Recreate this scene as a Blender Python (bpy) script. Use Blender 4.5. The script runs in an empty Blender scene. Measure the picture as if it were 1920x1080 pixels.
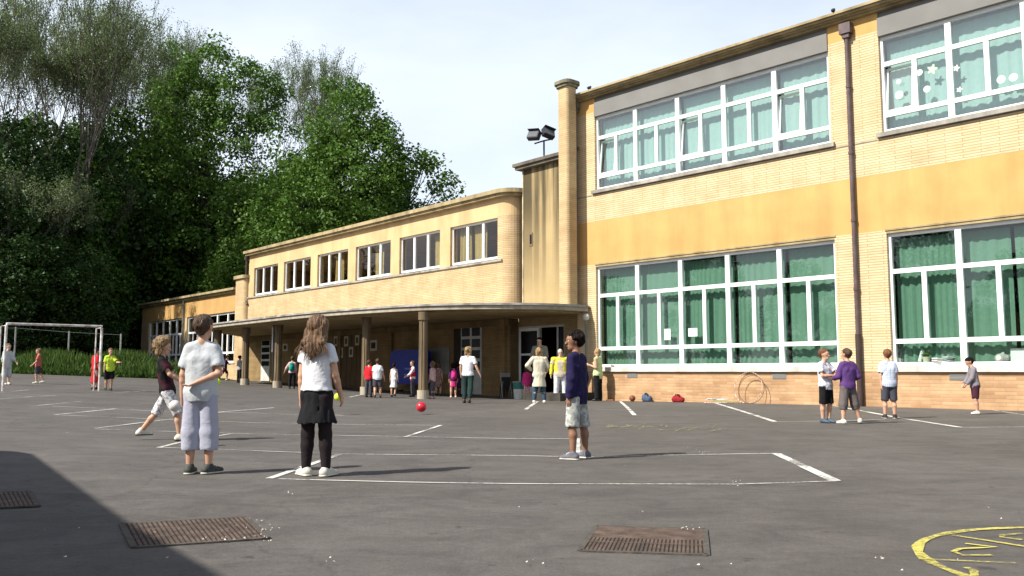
import bpy, math, random
import numpy as np
from mathutils import Vector, Matrix
R = math.radians
scene = bpy.context.scene
COL = scene.collection

# ------------------------------------------------------------------ camera
F, PITCH, EYE = 1608.4, 0.0965, 0.95
cam_d = bpy.data.cameras.new('camera'); cam = bpy.data.objects.new('camera', cam_d); COL.objects.link(cam)
cam_d.lens = 36 * F / 1920; cam_d.sensor_width = 36; cam_d.clip_end = 2000; cam_d.clip_start = 0.05
cam.location = (0, 0, EYE); cam.rotation_euler = (math.pi / 2 + PITCH, 0, 0)
scene.camera = cam
# ------------------------------------------------------------------ light
SUN_EL = R(44); SUN_AZ = (-0.875, -0.485)      # horizontal direction towards the sun
w = bpy.data.worlds.new('World'); scene.world = w; w.use_nodes = True
nt = w.node_tree; nt.nodes.clear()
o_ = nt.nodes.new('ShaderNodeOutputWorld'); bg = nt.nodes.new('ShaderNodeBackground')
sky = nt.nodes.new('ShaderNodeTexSky'); sky.sky_type = 'NISHITA'; sky.sun_disc = False
sky.sun_elevation = SUN_EL; sky.sun_rotation = math.atan2(SUN_AZ[0], SUN_AZ[1]); sky.air_density = 1.0; sky.dust_density = 2.0; sky.ozone_density = 1.2
tc = nt.nodes.new('ShaderNodeTexCoord'); mp = nt.nodes.new('ShaderNodeMapping'); mp.inputs['Scale'].default_value = (1.1, 1.1, 3.0)
mp.inputs['Location'].default_value = (0.35, 0.1, 0.2)
nz = nt.nodes.new('ShaderNodeTexNoise'); nz.inputs['Scale'].default_value = 1.5; nz.inputs['Detail'].default_value = 6; nz.inputs['Roughness'].default_value = 0.55
cr = nt.nodes.new('ShaderNodeValToRGB'); cr.color_ramp.elements[0].position = 0.36; cr.color_ramp.elements[1].position = 0.62
cr.color_ramp.elements[0].color = (.74, .74, .74, 1); cr.color_ramp.elements[1].color = (1, 1, 1, 1)
mx = nt.nodes.new('ShaderNodeMix'); mx.data_type = 'RGBA'; mx.inputs[7].default_value = (7.7, 8.5, 9.6, 1)
nt.links.new(tc.outputs['Generated'], mp.inputs[0]); nt.links.new(mp.outputs[0], nz.inputs[0]); nt.links.new(nz.outputs[0], cr.inputs[0])
sz = nt.nodes.new('ShaderNodeSeparateXYZ'); nt.links.new(tc.outputs['Generated'], sz.inputs[0]); hz = nt.nodes.new('ShaderNodeMapRange'); hz.inputs[1].default_value = .34; hz.inputs[2].default_value = .72; hz.inputs[3].default_value = 1.0; hz.inputs[4].default_value = .06; nt.links.new(sz.outputs[2], hz.inputs[0]); hm = nt.nodes.new('ShaderNodeMath'); hm.operation = 'MULTIPLY'; nt.links.new(hz.outputs[0], hm.inputs[0]); nt.links.new(cr.outputs[0], hm.inputs[1]); nt.links.new(hm.outputs[0], mx.inputs[0]); nt.links.new(sky.outputs[0], mx.inputs[6]); nt.links.new(mx.outputs[2], bg.inputs[0])
bg.inputs[1].default_value = 0.072; nt.links.new(bg.outputs[0], o_.inputs[0])
sun_d = bpy.data.lights.new('sun', 'SUN'); sun_d.energy = 4.6; sun_d.angle = R(0.53); sun_d.color = (1, .95, .86)
sun = bpy.data.objects.new('sun', sun_d); COL.objects.link(sun)
tosun = Vector((SUN_AZ[0] * math.cos(SUN_EL), SUN_AZ[1] * math.cos(SUN_EL), math.sin(SUN_EL)))
sun.rotation_euler = tosun.to_track_quat('Z', 'Y').to_euler()
scene.view_settings.view_transform = 'Standard'; scene.view_settings.look = 'None'
scene.view_settings.exposure = 0.85; scene.view_settings.gamma = 1

# ------------------------------------------------------------------ geometry helpers
def gz(X, Y):
    """height of the ground: the yard rises gently towards the goal on the left"""
    t = (-X - 4.5) / 1.5
    t = np.clip(t, -30, 60)
    z = 0.036 * 1.5 * np.log1p(np.exp(t))
    z = z - 0.08 * np.exp(-((X - 2) / 5.) ** 2 - ((Y - 31) / 6.) ** 2)
    return z
def ray(x, y):
    dx = (x - 960) / F; dz = -(y - 540) / F
    return Vector((dx, math.cos(PITCH) - math.sin(PITCH) * dz, math.sin(PITCH) + math.cos(PITCH) * dz))
def gp(x, y, dz=0.0):
    """photo point -> point on the ground"""
    d = ray(x, y); z = 0.0; P = None
    for _ in range(25):
        t = (z - EYE) / d.z
        t = min(max(t, 0), 90)
        P = Vector((d.x * t, d.y * t, 0)); z = float(gz(P.x, P.y))
    return Vector((P.x, P.y, z + dz))
def at(x, y, Y):
    d = ray(x, y); t = Y / d.y
    return Vector((d.x * t, Y, EYE + d.z * t))
class Frame:
    def __init__(s, ox, oy, phi):
        s.o = Vector((ox, oy)); s.phi = phi; s.c = math.cos(phi); s.s = math.sin(phi)
    def uz(s, x, y, off=0.0):
        """photo point -> (u, z) on the facade plane set back by off"""
        d = ray(x, y)
        # world = o + u*(c,-s) + off*(s,c)
        bx, by = s.o.x + off * s.s, s.o.y + off * s.c
        # (bx+u c)/ (by-u s) = d.x/d.y
        k = d.x / d.y
        u = (k * by - bx) / (s.c + k * s.s)
        Y = by - u * s.s
        return u, EYE + d.z * Y / d.y
    def w(s, u, v):
        return Vector((s.o.x + u * s.c + v * s.s, s.o.y - u * s.s + v * s.c))
    def loc(s, X, Y):
        dx, dy = X - s.o.x, Y - s.o.y
        return dx * s.c - dy * s.s, dx * s.s + dy * s.c
MAIN = Frame(2.986, 30.308, 0.8122)
MID = Frame(0.206, 33.2, 0.8534)

class MB:
    def __init__(s): s.v = []; s.f = []
    def box(s, x0, x1, y0, y1, z0, z1):
        b = len(s.v)
        s.v += [(x0, y0, z0), (x1, y0, z0), (x1, y1, z0), (x0, y1, z0), (x0, y0, z1), (x1, y0, z1), (x1, y1, z1), (x0, y1, z1)]
        s.f += [[b, b + 3, b + 2, b + 1], [b + 4, b + 5, b + 6, b + 7], [b, b + 1, b + 5, b + 4], [b + 1, b + 2, b + 6, b + 5], [b + 2, b + 3, b + 7, b + 6], [b + 3, b, b + 4, b + 7]]
        return s
    def obox(s, c, ax, ay, az):
        """oriented box: centre and three half-axis vectors"""
        b = len(s.v); c = Vector(c); ax = Vector(ax); ay = Vector(ay); az = Vector(az)
        for k in (-1, 1):
            for (i, j) in ((-1, -1), (1, -1), (1, 1), (-1, 1)):
                s.v.append(tuple(c + ax * i + ay * j + az * k))
        s.f += [[b, b + 3, b + 2, b + 1], [b + 4, b + 5, b + 6, b + 7], [b, b + 1, b + 5, b + 4], [b + 1, b + 2, b + 6, b + 5], [b + 2, b + 3, b + 7, b + 6], [b + 3, b, b + 4, b + 7]]
        return s
    def quad(s, a, b, c, d):
        n = len(s.v); s.v += [tuple(a), tuple(b), tuple(c), tuple(d)]; s.f.append([n, n + 1, n + 2, n + 3]); return s
    def prism(s, pts, z0, z1):
        """closed plan outline (ccw) extruded in z"""
        b = len(s.v); n = len(pts)
        s.v += [(p[0], p[1], z0) for p in pts] + [(p[0], p[1], z1) for p in pts]
        s.f.append(list(range(b + n - 1, b - 1, -1))); s.f.append(list(range(b + n, b + 2 * n)))
        for i in range(n):
            j = (i + 1) % n; s.f.append([b + i, b + j, b + n + j, b + n + i])
        return s
    def tube(s, pts, rs, n=10, cap=True):
        pts = [Vector(p) for p in pts]
        if not hasattr(rs, '__len__'): rs = [rs] * len(pts)
        b = len(s.v); up = None
        for i, p in enumerate(pts):
            t = (pts[min(i + 1, len(pts) - 1)] - pts[max(i - 1, 0)]).normalized()
            if up is None:
                a = t.orthogonal().normalized()
            else:
                a = (up - t * up.dot(t)).normalized()
            up = a; c = t.cross(a)
            for k in range(n):
                q = 2 * math.pi * k / n
                s.v.append(tuple(p + (a * math.cos(q) + c * math.sin(q)) * rs[i]))
        for i in range(len(pts) - 1):
            for k in range(n):
                k2 = (k + 1) % n
                s.f.append([b + i * n + k, b + i * n + k2, b + (i + 1) * n + k2, b + (i + 1) * n + k])
        if cap:
            s.f.append([b + k for k in range(n - 1, -1, -1)]); s.f.append([b + (len(pts) - 1) * n + k for k in range(n)])
        return s
    def sphere(s, c, r, nu=20, nv=12):
        rr = r if hasattr(r, '__len__') else (r, r, r)
        b = len(s.v)
        for j in range(nv + 1):
            th = math.pi * j / nv
            for i in range(nu):
                ph = 2 * math.pi * i / nu
                s.v.append((c[0] + rr[0] * math.sin(th) * math.cos(ph), c[1] + rr[1] * math.sin(th) * math.sin(ph), c[2] - rr[2] * math.cos(th)))
        for j in range(nv):
            for i in range(nu):
                i2 = (i + 1) % nu
                s.f.append([b + j * nu + i, b + j * nu + i2, b + (j + 1) * nu + i2, b + (j + 1) * nu + i])
        return s
    def build(s, name, m, parent=None, smooth=False, bevel=0, label=None):
        me = bpy.data.meshes.new(name); me.from_pydata(s.v, [], s.f); me.validate(); me.update()
        if m: me.materials.append(m)
        if smooth: me.shade_smooth()
        o = bpy.data.objects.new(name, me); COL.objects.link(o)
        if parent: o.parent = parent
        if bevel:
            b = o.modifiers.new('b', 'BEVEL'); b.width = bevel; b.segments = 2; b.limit_method = 'ANGLE'
        if label: o['label'] = label
        return o
def tag(o, label=None, cat=None, group=None, kind=None):
    if label: o['label'] = label
    if cat: o['category'] = cat
    if group: o['group'] = group
    if kind: o['kind'] = kind
    return o
def empty(name, loc=(0, 0, 0), rz=0):
    o = bpy.data.objects.new(name, None); COL.objects.link(o); o.location = loc; o.rotation_euler = (0, 0, rz); o.empty_display_size = .2
    return o
def copy_tree(o, parent=None):
    c = o.copy(); COL.objects.link(c)
    if parent: c.parent = parent
    for ch in o.children: copy_tree(ch, c)
    return c

# ------------------------------------------------------------------ materials
MC = {}
def mat(name, col, rough=.8, spec=.3, metal=0, var=0.0, vscale=3.0, bump=0.0, bscale=40., coord='Object', col2=None, detail=5, stretch=(1, 1, 1)):
    if name in MC: return MC[name]
    m = bpy.data.materials.new(name); m.use_nodes = True; t = m.node_tree; p = t.nodes['Principled BSDF']
    p.inputs['Base Color'].default_value = (*col, 1); p.inputs['Roughness'].default_value = rough
    p.inputs['Specular IOR Level'].default_value = spec; p.inputs['Metallic'].default_value = metal
    if var or bump:
        c = t.nodes.new('ShaderNodeTexCoord'); mp = t.nodes.new('ShaderNodeMapping'); mp.inputs['Scale'].default_value = stretch
        t.links.new(c.outputs[coord], mp.inputs[0])
    if var:
        n = t.nodes.new('ShaderNodeTexNoise'); n.inputs['Scale'].default_value = vscale; n.inputs['Detail'].default_value = detail
        t.links.new(mp.outputs[0], n.inputs[0])
        x = t.nodes.new('ShaderNodeMix'); x.data_type = 'RGBA'
        r = t.nodes.new('ShaderNodeValToRGB'); r.color_ramp.elements[0].position = .35; r.color_ramp.elements[1].position = .68
        t.links.new(n.outputs[0], r.inputs[0]); t.links.new(r.outputs[0], x.inputs[0])
        c2 = col2 if col2 else tuple(a * (1 - var) for a in col)
        x.inputs[6].default_value = (*c2, 1); x.inputs[7].default_value = (*[min(1, a * (1 + var * .5)) for a in col], 1)
        t.links.new(x.outputs[2], p.inputs['Base Color'])
    if bump:
        n2 = t.nodes.new('ShaderNodeTexNoise'); n2.inputs['Scale'].default_value = bscale; n2.inputs['Detail'].default_value = 4
        t.links.new(mp.outputs[0], n2.inputs[0]); b = t.nodes.new('ShaderNodeBump'); b.inputs['Strength'].default_value = bump; b.inputs['Distance'].default_value = .02
        t.links.new(n2.outputs[0], b.inputs['Height']); t.links.new(b.outputs[0], p.inputs['Normal'])
    MC[name] = m
    return m
def brick_mat(name, c1, c2, mortar, bw=.85, bh=.072, dirt=.35, mort=.012, streak=False):
    m = bpy.data.materials.new(name); m.use_nodes = True; t = m.node_tree; p = t.nodes['Principled BSDF']
    c = t.nodes.new('ShaderNodeTexCoord'); sx = t.nodes.new('ShaderNodeSeparateXYZ'); cx = t.nodes.new('ShaderNodeCombineXYZ')
    ad = t.nodes.new('ShaderNodeMath'); ad.operation = 'ADD'
    t.links.new(c.outputs['Object'], sx.inputs[0]); t.links.new(sx.outputs[0], ad.inputs[0]); t.links.new(sx.outputs[1], ad.inputs[1])
    t.links.new(ad.outputs[0], cx.inputs[0]); t.links.new(sx.outputs[2], cx.inputs[1])
    b = t.nodes.new('ShaderNodeTexBrick'); b.inputs['Scale'].default_value = 1; b.inputs['Brick Width'].default_value = bw; b.inputs['Row Height'].default_value = bh
    b.inputs['Mortar Size'].default_value = mort; b.inputs['Mortar Smooth'].default_value = .2; b.inputs['Bias'].default_value = 0
    b.inputs['Color1'].default_value = (*c1, 1); b.inputs['Color2'].default_value = (*c2, 1); b.inputs['Mortar'].default_value = (*mortar, 1)
    t.links.new(cx.outputs[0], b.inputs['Vector'])
    n = t.nodes.new('ShaderNodeTexNoise'); n.inputs['Scale'].default_value = 1.1; n.inputs['Detail'].default_value = 8; n.inputs['Roughness'].default_value = .65
    t.links.new(c.outputs['Object'], n.inputs[0])
    r = t.nodes.new('ShaderNodeValToRGB'); r.color_ramp.elements[0].position = .3; r.color_ramp.elements[1].position = .6
    d = 1 - dirt; r.color_ramp.elements[0].color = (d, d * .97, d * .92, 1); r.color_ramp.elements[1].color = (1, 1, 1, 1)
    t.links.new(n.outputs[0], r.inputs[0])
    x = t.nodes.new('ShaderNodeMix'); x.data_type = 'RGBA'; x.blend_type = 'MULTIPLY'; x.inputs[0].default_value = 1
    t.links.new(b.outputs[0], x.inputs[6]); t.links.new(r.outputs[0], x.inputs[7]); t.links.new(x.outputs[2], p.inputs['Base Color'])
    bp = t.nodes.new('ShaderNodeBump'); bp.inputs['Strength'].default_value = .5; bp.inputs['Distance'].default_value = .01; bp.invert = True
    t.links.new(b.outputs['Fac'], bp.inputs['Height']); t.links.new(bp.outputs[0], p.inputs['Normal'])
    p.inputs['Roughness'].default_value = .85; p.inputs['Specular IOR Level'].default_value = .2
    MC[name] = m
    return m
def stain_mat(name, col, stain, sx=1.2, amt=.7, z0=.42, z1=.66, ztop=None):
    """plaster with vertical rain streaks"""
    m = bpy.data.materials.new(name); m.use_nodes = True; t = m.node_tree; p = t.nodes['Principled BSDF']
    c = t.nodes.new('ShaderNodeTexCoord'); mp = t.nodes.new('ShaderNodeMapping'); mp.inputs['Scale'].default_value = (sx * 2.4, sx * 2.4, sx * (.07 if ztop else .3))
    n = t.nodes.new('ShaderNodeTexNoise'); n.inputs['Scale'].default_value = 1; n.inputs['Detail'].default_value = 7; n.inputs['Roughness'].default_value = .6
    t.links.new(c.outputs['Object'], mp.inputs[0]); t.links.new(mp.outputs[0], n.inputs[0])
    r = t.nodes.new('ShaderNodeValToRGB'); r.color_ramp.elements[0].position = z0; r.color_ramp.elements[1].position = z1
    r.color_ramp.elements[1].color = (amt, amt, amt, 1)
    t.links.new(n.outputs[0], r.inputs[0])
    n2 = t.nodes.new('ShaderNodeTexNoise'); n2.inputs['Scale'].default_value = .9; n2.inputs['Detail'].default_value = 6
    t.links.new(c.outputs['Object'], n2.inputs[0])
    x = t.nodes.new('ShaderNodeMix'); x.data_type = 'RGBA'; x.inputs[6].default_value = (*col, 1); x.inputs[7].default_value = (*stain, 1)
    if ztop:
        sz = t.nodes.new('ShaderNodeSeparateXYZ'); t.links.new(c.outputs['Object'], sz.inputs[0]); mr_ = t.nodes.new('ShaderNodeMapRange'); mr_.inputs[1].default_value = ztop[0]; mr_.inputs[2].default_value = ztop[1]; mr_.inputs[3].default_value = .12
        mm = t.nodes.new('ShaderNodeMath'); mm.operation = 'MULTIPLY'; t.links.new(sz.outputs[2], mr_.inputs[0]); t.links.new(mr_.outputs[0], mm.inputs[0]); t.links.new(r.outputs[0], mm.inputs[1]); t.links.new(mm.outputs[0], x.inputs[0])
    else: t.links.new(r.outputs[0], x.inputs[0])
    r2 = t.nodes.new('ShaderNodeValToRGB'); r2.color_ramp.elements[0].position = .3; r2.color_ramp.elements[0].color = (.84, .82, .8, 1); r2.color_ramp.elements[1].position = .65
    t.links.new(n2.outputs[0], r2.inputs[0])
    x2 = t.nodes.new('ShaderNodeMix'); x2.data_type = 'RGBA'; x2.blend_type = 'MULTIPLY'; x2.inputs[0].default_value = 1
    t.links.new(x.outputs[2], x2.inputs[6]); t.links.new(r2.outputs[0], x2.inputs[7])
    t.links.new(x2.outputs[2], p.inputs['Base Color']); p.inputs['Roughness'].default_value = .9; p.inputs['Specular IOR Level'].default_value = .15
    MC[name] = m
    return m
def glass_mat(name, tint=(.75, .85, .82), gl=1.0, refl=1.05):
    m = bpy.data.materials.new(name); m.use_nodes = True; t = m.node_tree; t.nodes.clear()
    o = t.nodes.new('ShaderNodeOutputMaterial'); mx = t.nodes.new('ShaderNodeMixShader'); tr = t.nodes.new('ShaderNodeBsdfTransparent'); g = t.nodes.new('ShaderNodeBsdfGlossy')
    lw = t.nodes.new('ShaderNodeFresnel'); ge = t.nodes.new('ShaderNodeNewGeometry'); io = t.nodes.new('ShaderNodeMapRange'); io.inputs[3].default_value = 1.6; io.inputs[4].default_value = 1 / 1.6; t.links.new(ge.outputs['Backfacing'], io.inputs[0]); t.links.new(io.outputs[0], lw.inputs['IOR'])
    tr.inputs[0].default_value = (*tint, 1); g.inputs[0].default_value = (gl, gl, gl, 1); g.inputs['Roughness'].default_value = .01
    mul = t.nodes.new('ShaderNodeMath'); mul.operation = 'MULTIPLY_ADD'; mul.inputs[1].default_value = refl; mul.inputs[2].default_value = .02; mul.use_clamp = True
    n = t.nodes.new('ShaderNodeTexNoise'); n.inputs['Scale'].default_value = .8; c = t.nodes.new('ShaderNodeTexCoord'); t.links.new(c.outputs['Object'], n.inputs[0])
    b = t.nodes.new('ShaderNodeBump'); b.inputs['Strength'].default_value = .08; b.inputs['Distance'].default_value = .04; t.links.new(n.outputs[0], b.inputs['Height']); t.links.new(b.outputs[0], g.inputs['Normal'])
    t.links.new(lw.outputs[0], mul.inputs[0]); t.links.new(mul.outputs[0], mx.inputs[0]); t.links.new(tr.outputs[0], mx.inputs[1]); t.links.new(g.outputs[0], mx.inputs[2]); t.links.new(mx.outputs[0], o.inputs[0])
    MC[name] = m
    return m
def leaf_mat(name, c1, c2, trans=.3):
    m = bpy.data.materials.new(name); m.use_nodes = True; t = m.node_tree; t.nodes.clear()
    o = t.nodes.new('ShaderNodeOutputMaterial'); mx = t.nodes.new('ShaderNodeMixShader'); mx.inputs[0].default_value = trans
    d = t.nodes.new('ShaderNodeBsdfPrincipled'); d.inputs['Roughness'].default_value = .55; d.inputs['Specular IOR Level'].default_value = .25
    tr = t.nodes.new('ShaderNodeBsdfTranslucent')
    g = t.nodes.new('ShaderNodeNewGeometry'); r = t.nodes.new('ShaderNodeMix'); r.data_type = 'RGBA'; r.inputs[6].default_value = (*c1, 1); r.inputs[7].default_value = (*c2, 1)
    n = t.nodes.new('ShaderNodeTexNoise'); n.inputs['Scale'].default_value = .45; n.inputs['Detail'].default_value = 3; c = t.nodes.new('ShaderNodeTexCoord'); t.links.new(c.outputs['Object'], n.inputs[0])
    av = t.nodes.new('ShaderNodeMath'); av.operation = 'MULTIPLY_ADD'; av.inputs[1].default_value = .5
    mu = t.nodes.new('ShaderNodeMath'); mu.operation = 'MULTIPLY'; mu.inputs[1].default_value = .55
    t.links.new(n.outputs[0], mu.inputs[0]); t.links.new(g.outputs['Random Per Island'], av.inputs[0]); t.links.new(mu.outputs[0], av.inputs[2]); t.links.new(av.outputs[0], r.inputs[0])
    t.links.new(r.outputs[2], d.inputs['Base Color']); t.links.new(r.outputs[2], tr.inputs[0])
    t.links.new(d.outputs[0], mx.inputs[1]); t.links.new(tr.outputs[0], mx.inputs[2]); t.links.new(mx.outputs[0], o.inputs[0])
    MC[name] = m
    return m
def asphalt_mat():
    m = bpy.data.materials.new('asphalt'); m.use_nodes = True; t = m.node_tree; p = t.nodes['Principled BSDF']
    c = t.nodes.new('ShaderNodeTexCoord')
    def noise(s, d=5, ro=.6, st=(1, 1, 1), dist=0):
        mp = t.nodes.new('ShaderNodeMapping'); mp.inputs['Scale'].default_value = st; t.links.new(c.outputs['Object'], mp.inputs[0])
        n = t.nodes.new('ShaderNodeTexNoise'); n.inputs['Scale'].default_value = s; n.inputs['Detail'].default_value = d; n.inputs['Roughness'].default_value = ro; n.inputs['Distortion'].default_value = dist
        t.links.new(mp.outputs[0], n.inputs[0]); return n.outputs[0]
    def ramp(src, p0, p1, c0, c1):
        r = t.nodes.new('ShaderNodeValToRGB'); r.color_ramp.elements[0].position = p0; r.color_ramp.elements[1].position = p1
        r.color_ramp.elements[0].color = (*c0, 1); r.color_ramp.elements[1].color = (*c1, 1); t.links.new(src, r.inputs[0]); return r.outputs[0]
    def mul(a, b):
        x = t.nodes.new('ShaderNodeMix'); x.data_type = 'RGBA'; x.blend_type = 'MULTIPLY'; x.inputs[0].default_value = 1
        t.links.new(a, x.inputs[6]); t.links.new(b, x.inputs[7]); return x.outputs[2]
    base = ramp(noise(.35, 6, .6, (1, 1, 1), .6), .35, .68, (.091, .082, .074), (.118, .108, .099))
    patch = ramp(noise(1.6, 7, .68, (1, 1.6, 1), .8), .36, .60, (.70, .70, .71), (1, 1, 1))
    grain = ramp(noise(55, 4, .8), .3, .7, (.72, .72, .72), (1.18, 1.18, 1.18))
    grit = ramp(noise(14, 5, .75), .34, .6, (.86, .86, .85), (1.04, 1.04, 1.04))
    spots = ramp(noise(5.5, 3, .5), .26, .31, (.55, .55, .55), (1, 1, 1))
    v = t.nodes.new('ShaderNodeTexVoronoi'); v.feature = 'DISTANCE_TO_EDGE'; v.inputs['Scale'].default_value = .23
    n = t.nodes.new('ShaderNodeTexNoise'); n.inputs['Scale'].default_value = 1.4; n.inputs['Detail'].default_value = 6; t.links.new(c.outputs['Object'], n.inputs[0])
    va = t.nodes.new('ShaderNodeMix'); va.data_type = 'RGBA'; va.blend_type = 'ADD'; va.inputs[0].default_value = .8
    t.links.new(c.outputs['Object'], va.inputs[6]); t.links.new(n.outputs[1], va.inputs[7]); t.links.new(va.outputs[2], v.inputs[0])
    crack = ramp(v.outputs[0], .0, .0045, (.78, .78, .78), (1, 1, 1))
    out = mul(mul(mul(mul(mul(base, patch), grain), grit), spots), crack)
    t.links.new(out, p.inputs['Base Color']); p.inputs['Roughness'].default_value = .82; p.inputs['Specular IOR Level'].default_value = .35
    b = t.nodes.new('ShaderNodeBump'); b.inputs['Strength'].default_value = .5; b.inputs['Distance'].default_value = .006
    t.links.new(noise(70, 3, .8), b.inputs['Height']); t.links.new(b.outputs[0], p.inputs['Normal'])
    return m
def worn_mat(name, col, wear=.5, scale=22):
    """worn painted line: the asphalt shows through in patches"""
    m = bpy.data.materials.new(name); m.use_nodes = True; t = m.node_tree; p = t.nodes['Principled BSDF']; o = t.nodes['Material Output']
    p.inputs['Base Color'].default_value = (*col, 1); p.inputs['Roughness'].default_value = .8
    c = t.nodes.new('ShaderNodeTexCoord'); n = t.nodes.new('ShaderNodeTexNoise'); n.inputs['Scale'].default_value = scale; n.inputs['Detail'].default_value = 6; n.inputs['Roughness'].default_value = .75
    n3 = t.nodes.new('ShaderNodeTexNoise'); n3.inputs['Scale'].default_value = 1.3; n3.inputs['Detail'].default_value = 3
    t.links.new(c.outputs['Object'], n.inputs[0]); t.links.new(c.outputs['Object'], n3.inputs[0])
    a = t.nodes.new('ShaderNodeMath'); a.operation = 'ADD'; t.links.new(n.outputs[0], a.inputs[0]); t.links.new(n3.outputs[0], a.inputs[1])
    r = t.nodes.new('ShaderNodeMapRange'); r.inputs[1].default_value = .70 + wear * .3; r.inputs[2].default_value = .95 + wear * .3
    r.inputs[3].default_value = .12; r.inputs[4].default_value = .95
    t.links.new(a.outputs[0], r.inputs[0])
    tr = t.nodes.new('ShaderNodeBsdfTransparent'); x = t.nodes.new('ShaderNodeMixShader')
    t.links.new(r.outputs[0], x.inputs[0]); t.links.new(tr.outputs[0], x.inputs[1]); t.links.new(p.outputs[0], x.inputs[2]); t.links.new(x.outputs[0], o.inputs[0])
    MC[name] = m
    return m
def cloth(name, c1, c2=None, pat=None, scale=10, rough=.9):
    if name in MC: return MC[name]
    m = bpy.data.materials.new(name); m.use_nodes = True; t = m.node_tree; p = t.nodes['Principled BSDF']
    p.inputs['Roughness'].default_value = rough; p.inputs['Specular IOR Level'].default_value = .15
    c = t.nodes.new('ShaderNodeTexCoord')
    n = t.nodes.new('ShaderNodeTexNoise'); n.inputs['Scale'].default_value = 9; n.inputs['Detail'].default_value = 5; t.links.new(c.outputs['Object'], n.inputs[0])
    x = t.nodes.new('ShaderNodeMix'); x.data_type = 'RGBA'
    c2_ = c2 if c2 else tuple(v * .78 for v in c1)
    x.inputs[6].default_value = (*c1, 1); x.inputs[7].default_value = (*c2_, 1)
    if pat in ('stripe', 'vstripe'):
        wv = t.nodes.new('ShaderNodeTexWave'); wv.bands_direction = 'Z' if pat == 'stripe' else 'X'; wv.inputs['Scale'].default_value = scale; wv.inputs['Distortion'].default_value = .3
        t.links.new(c.outputs['Object'], wv.inputs[0]); r = t.nodes.new('ShaderNodeValToRGB'); r.color_ramp.elements[0].position = .45; r.color_ramp.elements[1].position = .6
        t.links.new(wv.outputs[0], r.inputs[0]); t.links.new(r.outputs[0], x.inputs[0])
    elif pat == 'check':
        w1 = t.nodes.new('ShaderNodeTexWave'); w1.bands_direction = 'Z'; w1.inputs['Scale'].default_value = scale
        w2 = t.nodes.new('ShaderNodeTexWave'); w2.bands_direction = 'X'; w2.inputs['Scale'].default_value = scale
        t.links.new(c.outputs['Object'], w1.inputs[0]); t.links.new(c.outputs['Object'], w2.inputs[0])
        mu = t.nodes.new('ShaderNodeMath'); mu.operation = 'MULTIPLY'; t.links.new(w1.outputs[0], mu.inputs[0]); t.links.new(w2.outputs[0], mu.inputs[1]); t.links.new(mu.outputs[0], x.inputs[0])
    elif pat == 'camo':
        n.inputs['Scale'].default_value = scale; r = t.nodes.new('ShaderNodeValToRGB'); r.color_ramp.interpolation = 'CONSTANT'; r.color_ramp.elements[1].position = .52
        t.links.new(n.outputs[0], r.inputs[0]); t.links.new(r.outputs[0], x.inputs[0])
    else:
        t.links.new(n.outputs[0], x.inputs[0])
    t.links.new(x.outputs[2], p.inputs['Base Color'])
    b = t.nodes.new('ShaderNodeBump'); b.inputs['Strength'].default_value = .35; b.inputs['Distance'].default_value = .02
    n4 = t.nodes.new('ShaderNodeTexNoise'); n4.inputs['Scale'].default_value = 14; n4.inputs['Detail'].default_value = 3; n4.inputs['Distortion'].default_value = 1.2; t.links.new(c.outputs['Object'], n4.inputs[0])
    t.links.new(n4.outputs[0], b.inputs['Height']); t.links.new(b.outputs[0], p.inputs['Normal'])
    MC[name] = m
    return m
def hair_mat(name, c1, c2):
    if name in MC: return MC[name]
    m = mat(name, c1, rough=.5, spec=.35, var=.5, vscale=14, bump=.9, bscale=45, col2=c2, stretch=(2.6, 2.6, .35))
    return m

ASPH = asphalt_mat()
PAINT = worn_mat('line paint', (.62, .61, .56), .42)
PAINT2 = worn_mat('faded line paint', (.50, .50, .46), .62)
YEL = worn_mat('yellow paint', (.52, .46, .10), .42, 30)
YEL2 = worn_mat('faded yellow paint', (.26, .235, .12), .75, 14)
BRK = brick_mat('pale yellow brick', (.64, .51, .325), (.57, .44, .265), (.40, .29, .16), dirt=.2)
BRKP = brick_mat('orange plinth brick', (.40, .235, .12), (.53, .34, .19), (.40, .27, .17), dirt=.35, bw=.5, bh=.09)
BRKM = brick_mat('ochre brick', (.58, .43, .25), (.50, .365, .20), (.37, .27, .16), dirt=.24)
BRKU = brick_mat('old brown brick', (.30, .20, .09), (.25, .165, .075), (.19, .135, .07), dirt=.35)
PLAS = stain_mat('ochre plaster', (.54, .34, .13), (.43, .26, .10), .8, .7, .42, .75)
PLASM = stain_mat('pale ochre plaster', (.60, .43, .235), (.48, .33, .17), .7, .7)
TOWR = stain_mat('stained tower plaster', (.42, .32, .165), (.07, .058, .035), 1.3, .95, .30, .52, ztop=(3.8, 7.6))
CORN = stain_mat('weathered cornice', (.40, .32, .18), (.18, .14, .08), .8, .8)
STONE = stain_mat('grey stone', (.36, .34, .30), (.16, .15, .13), 1, .8)
LINTEL = mat('grey cladding', (.185, .18, .17), var=.12, vscale=1)
WHITE = mat('white frame', (.80, .81, .80), rough=.45, var=.08, vscale=2)
WSTONE = stain_mat('pale sill', (.60, .58, .54), (.33, .31, .28), 1, .7)
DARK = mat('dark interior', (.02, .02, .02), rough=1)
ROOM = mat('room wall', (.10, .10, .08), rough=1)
GLS = glass_mat('window glass')
GLS2 = glass_mat('upper window glass', (.80, .86, .86), refl=2.6)
GLS3 = glass_mat('old single glass', (.8, .8, .78), refl=.7)
CURT = cloth('green curtain', (.155, .265, .195), (.12, .21, .15))
CURT2 = cloth('sky-paled green curtain', (.36, .51, .46), (.30, .45, .40))  # curtain green made paler to carry the sky reflected in the upper panes
TAN = cloth('tan curtain', (.42, .33, .13), (.30, .24, .10))
PIPE = mat('purple brown pipe', (.105, .075, .075), rough=.5, var=.3, vscale=4)
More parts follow.
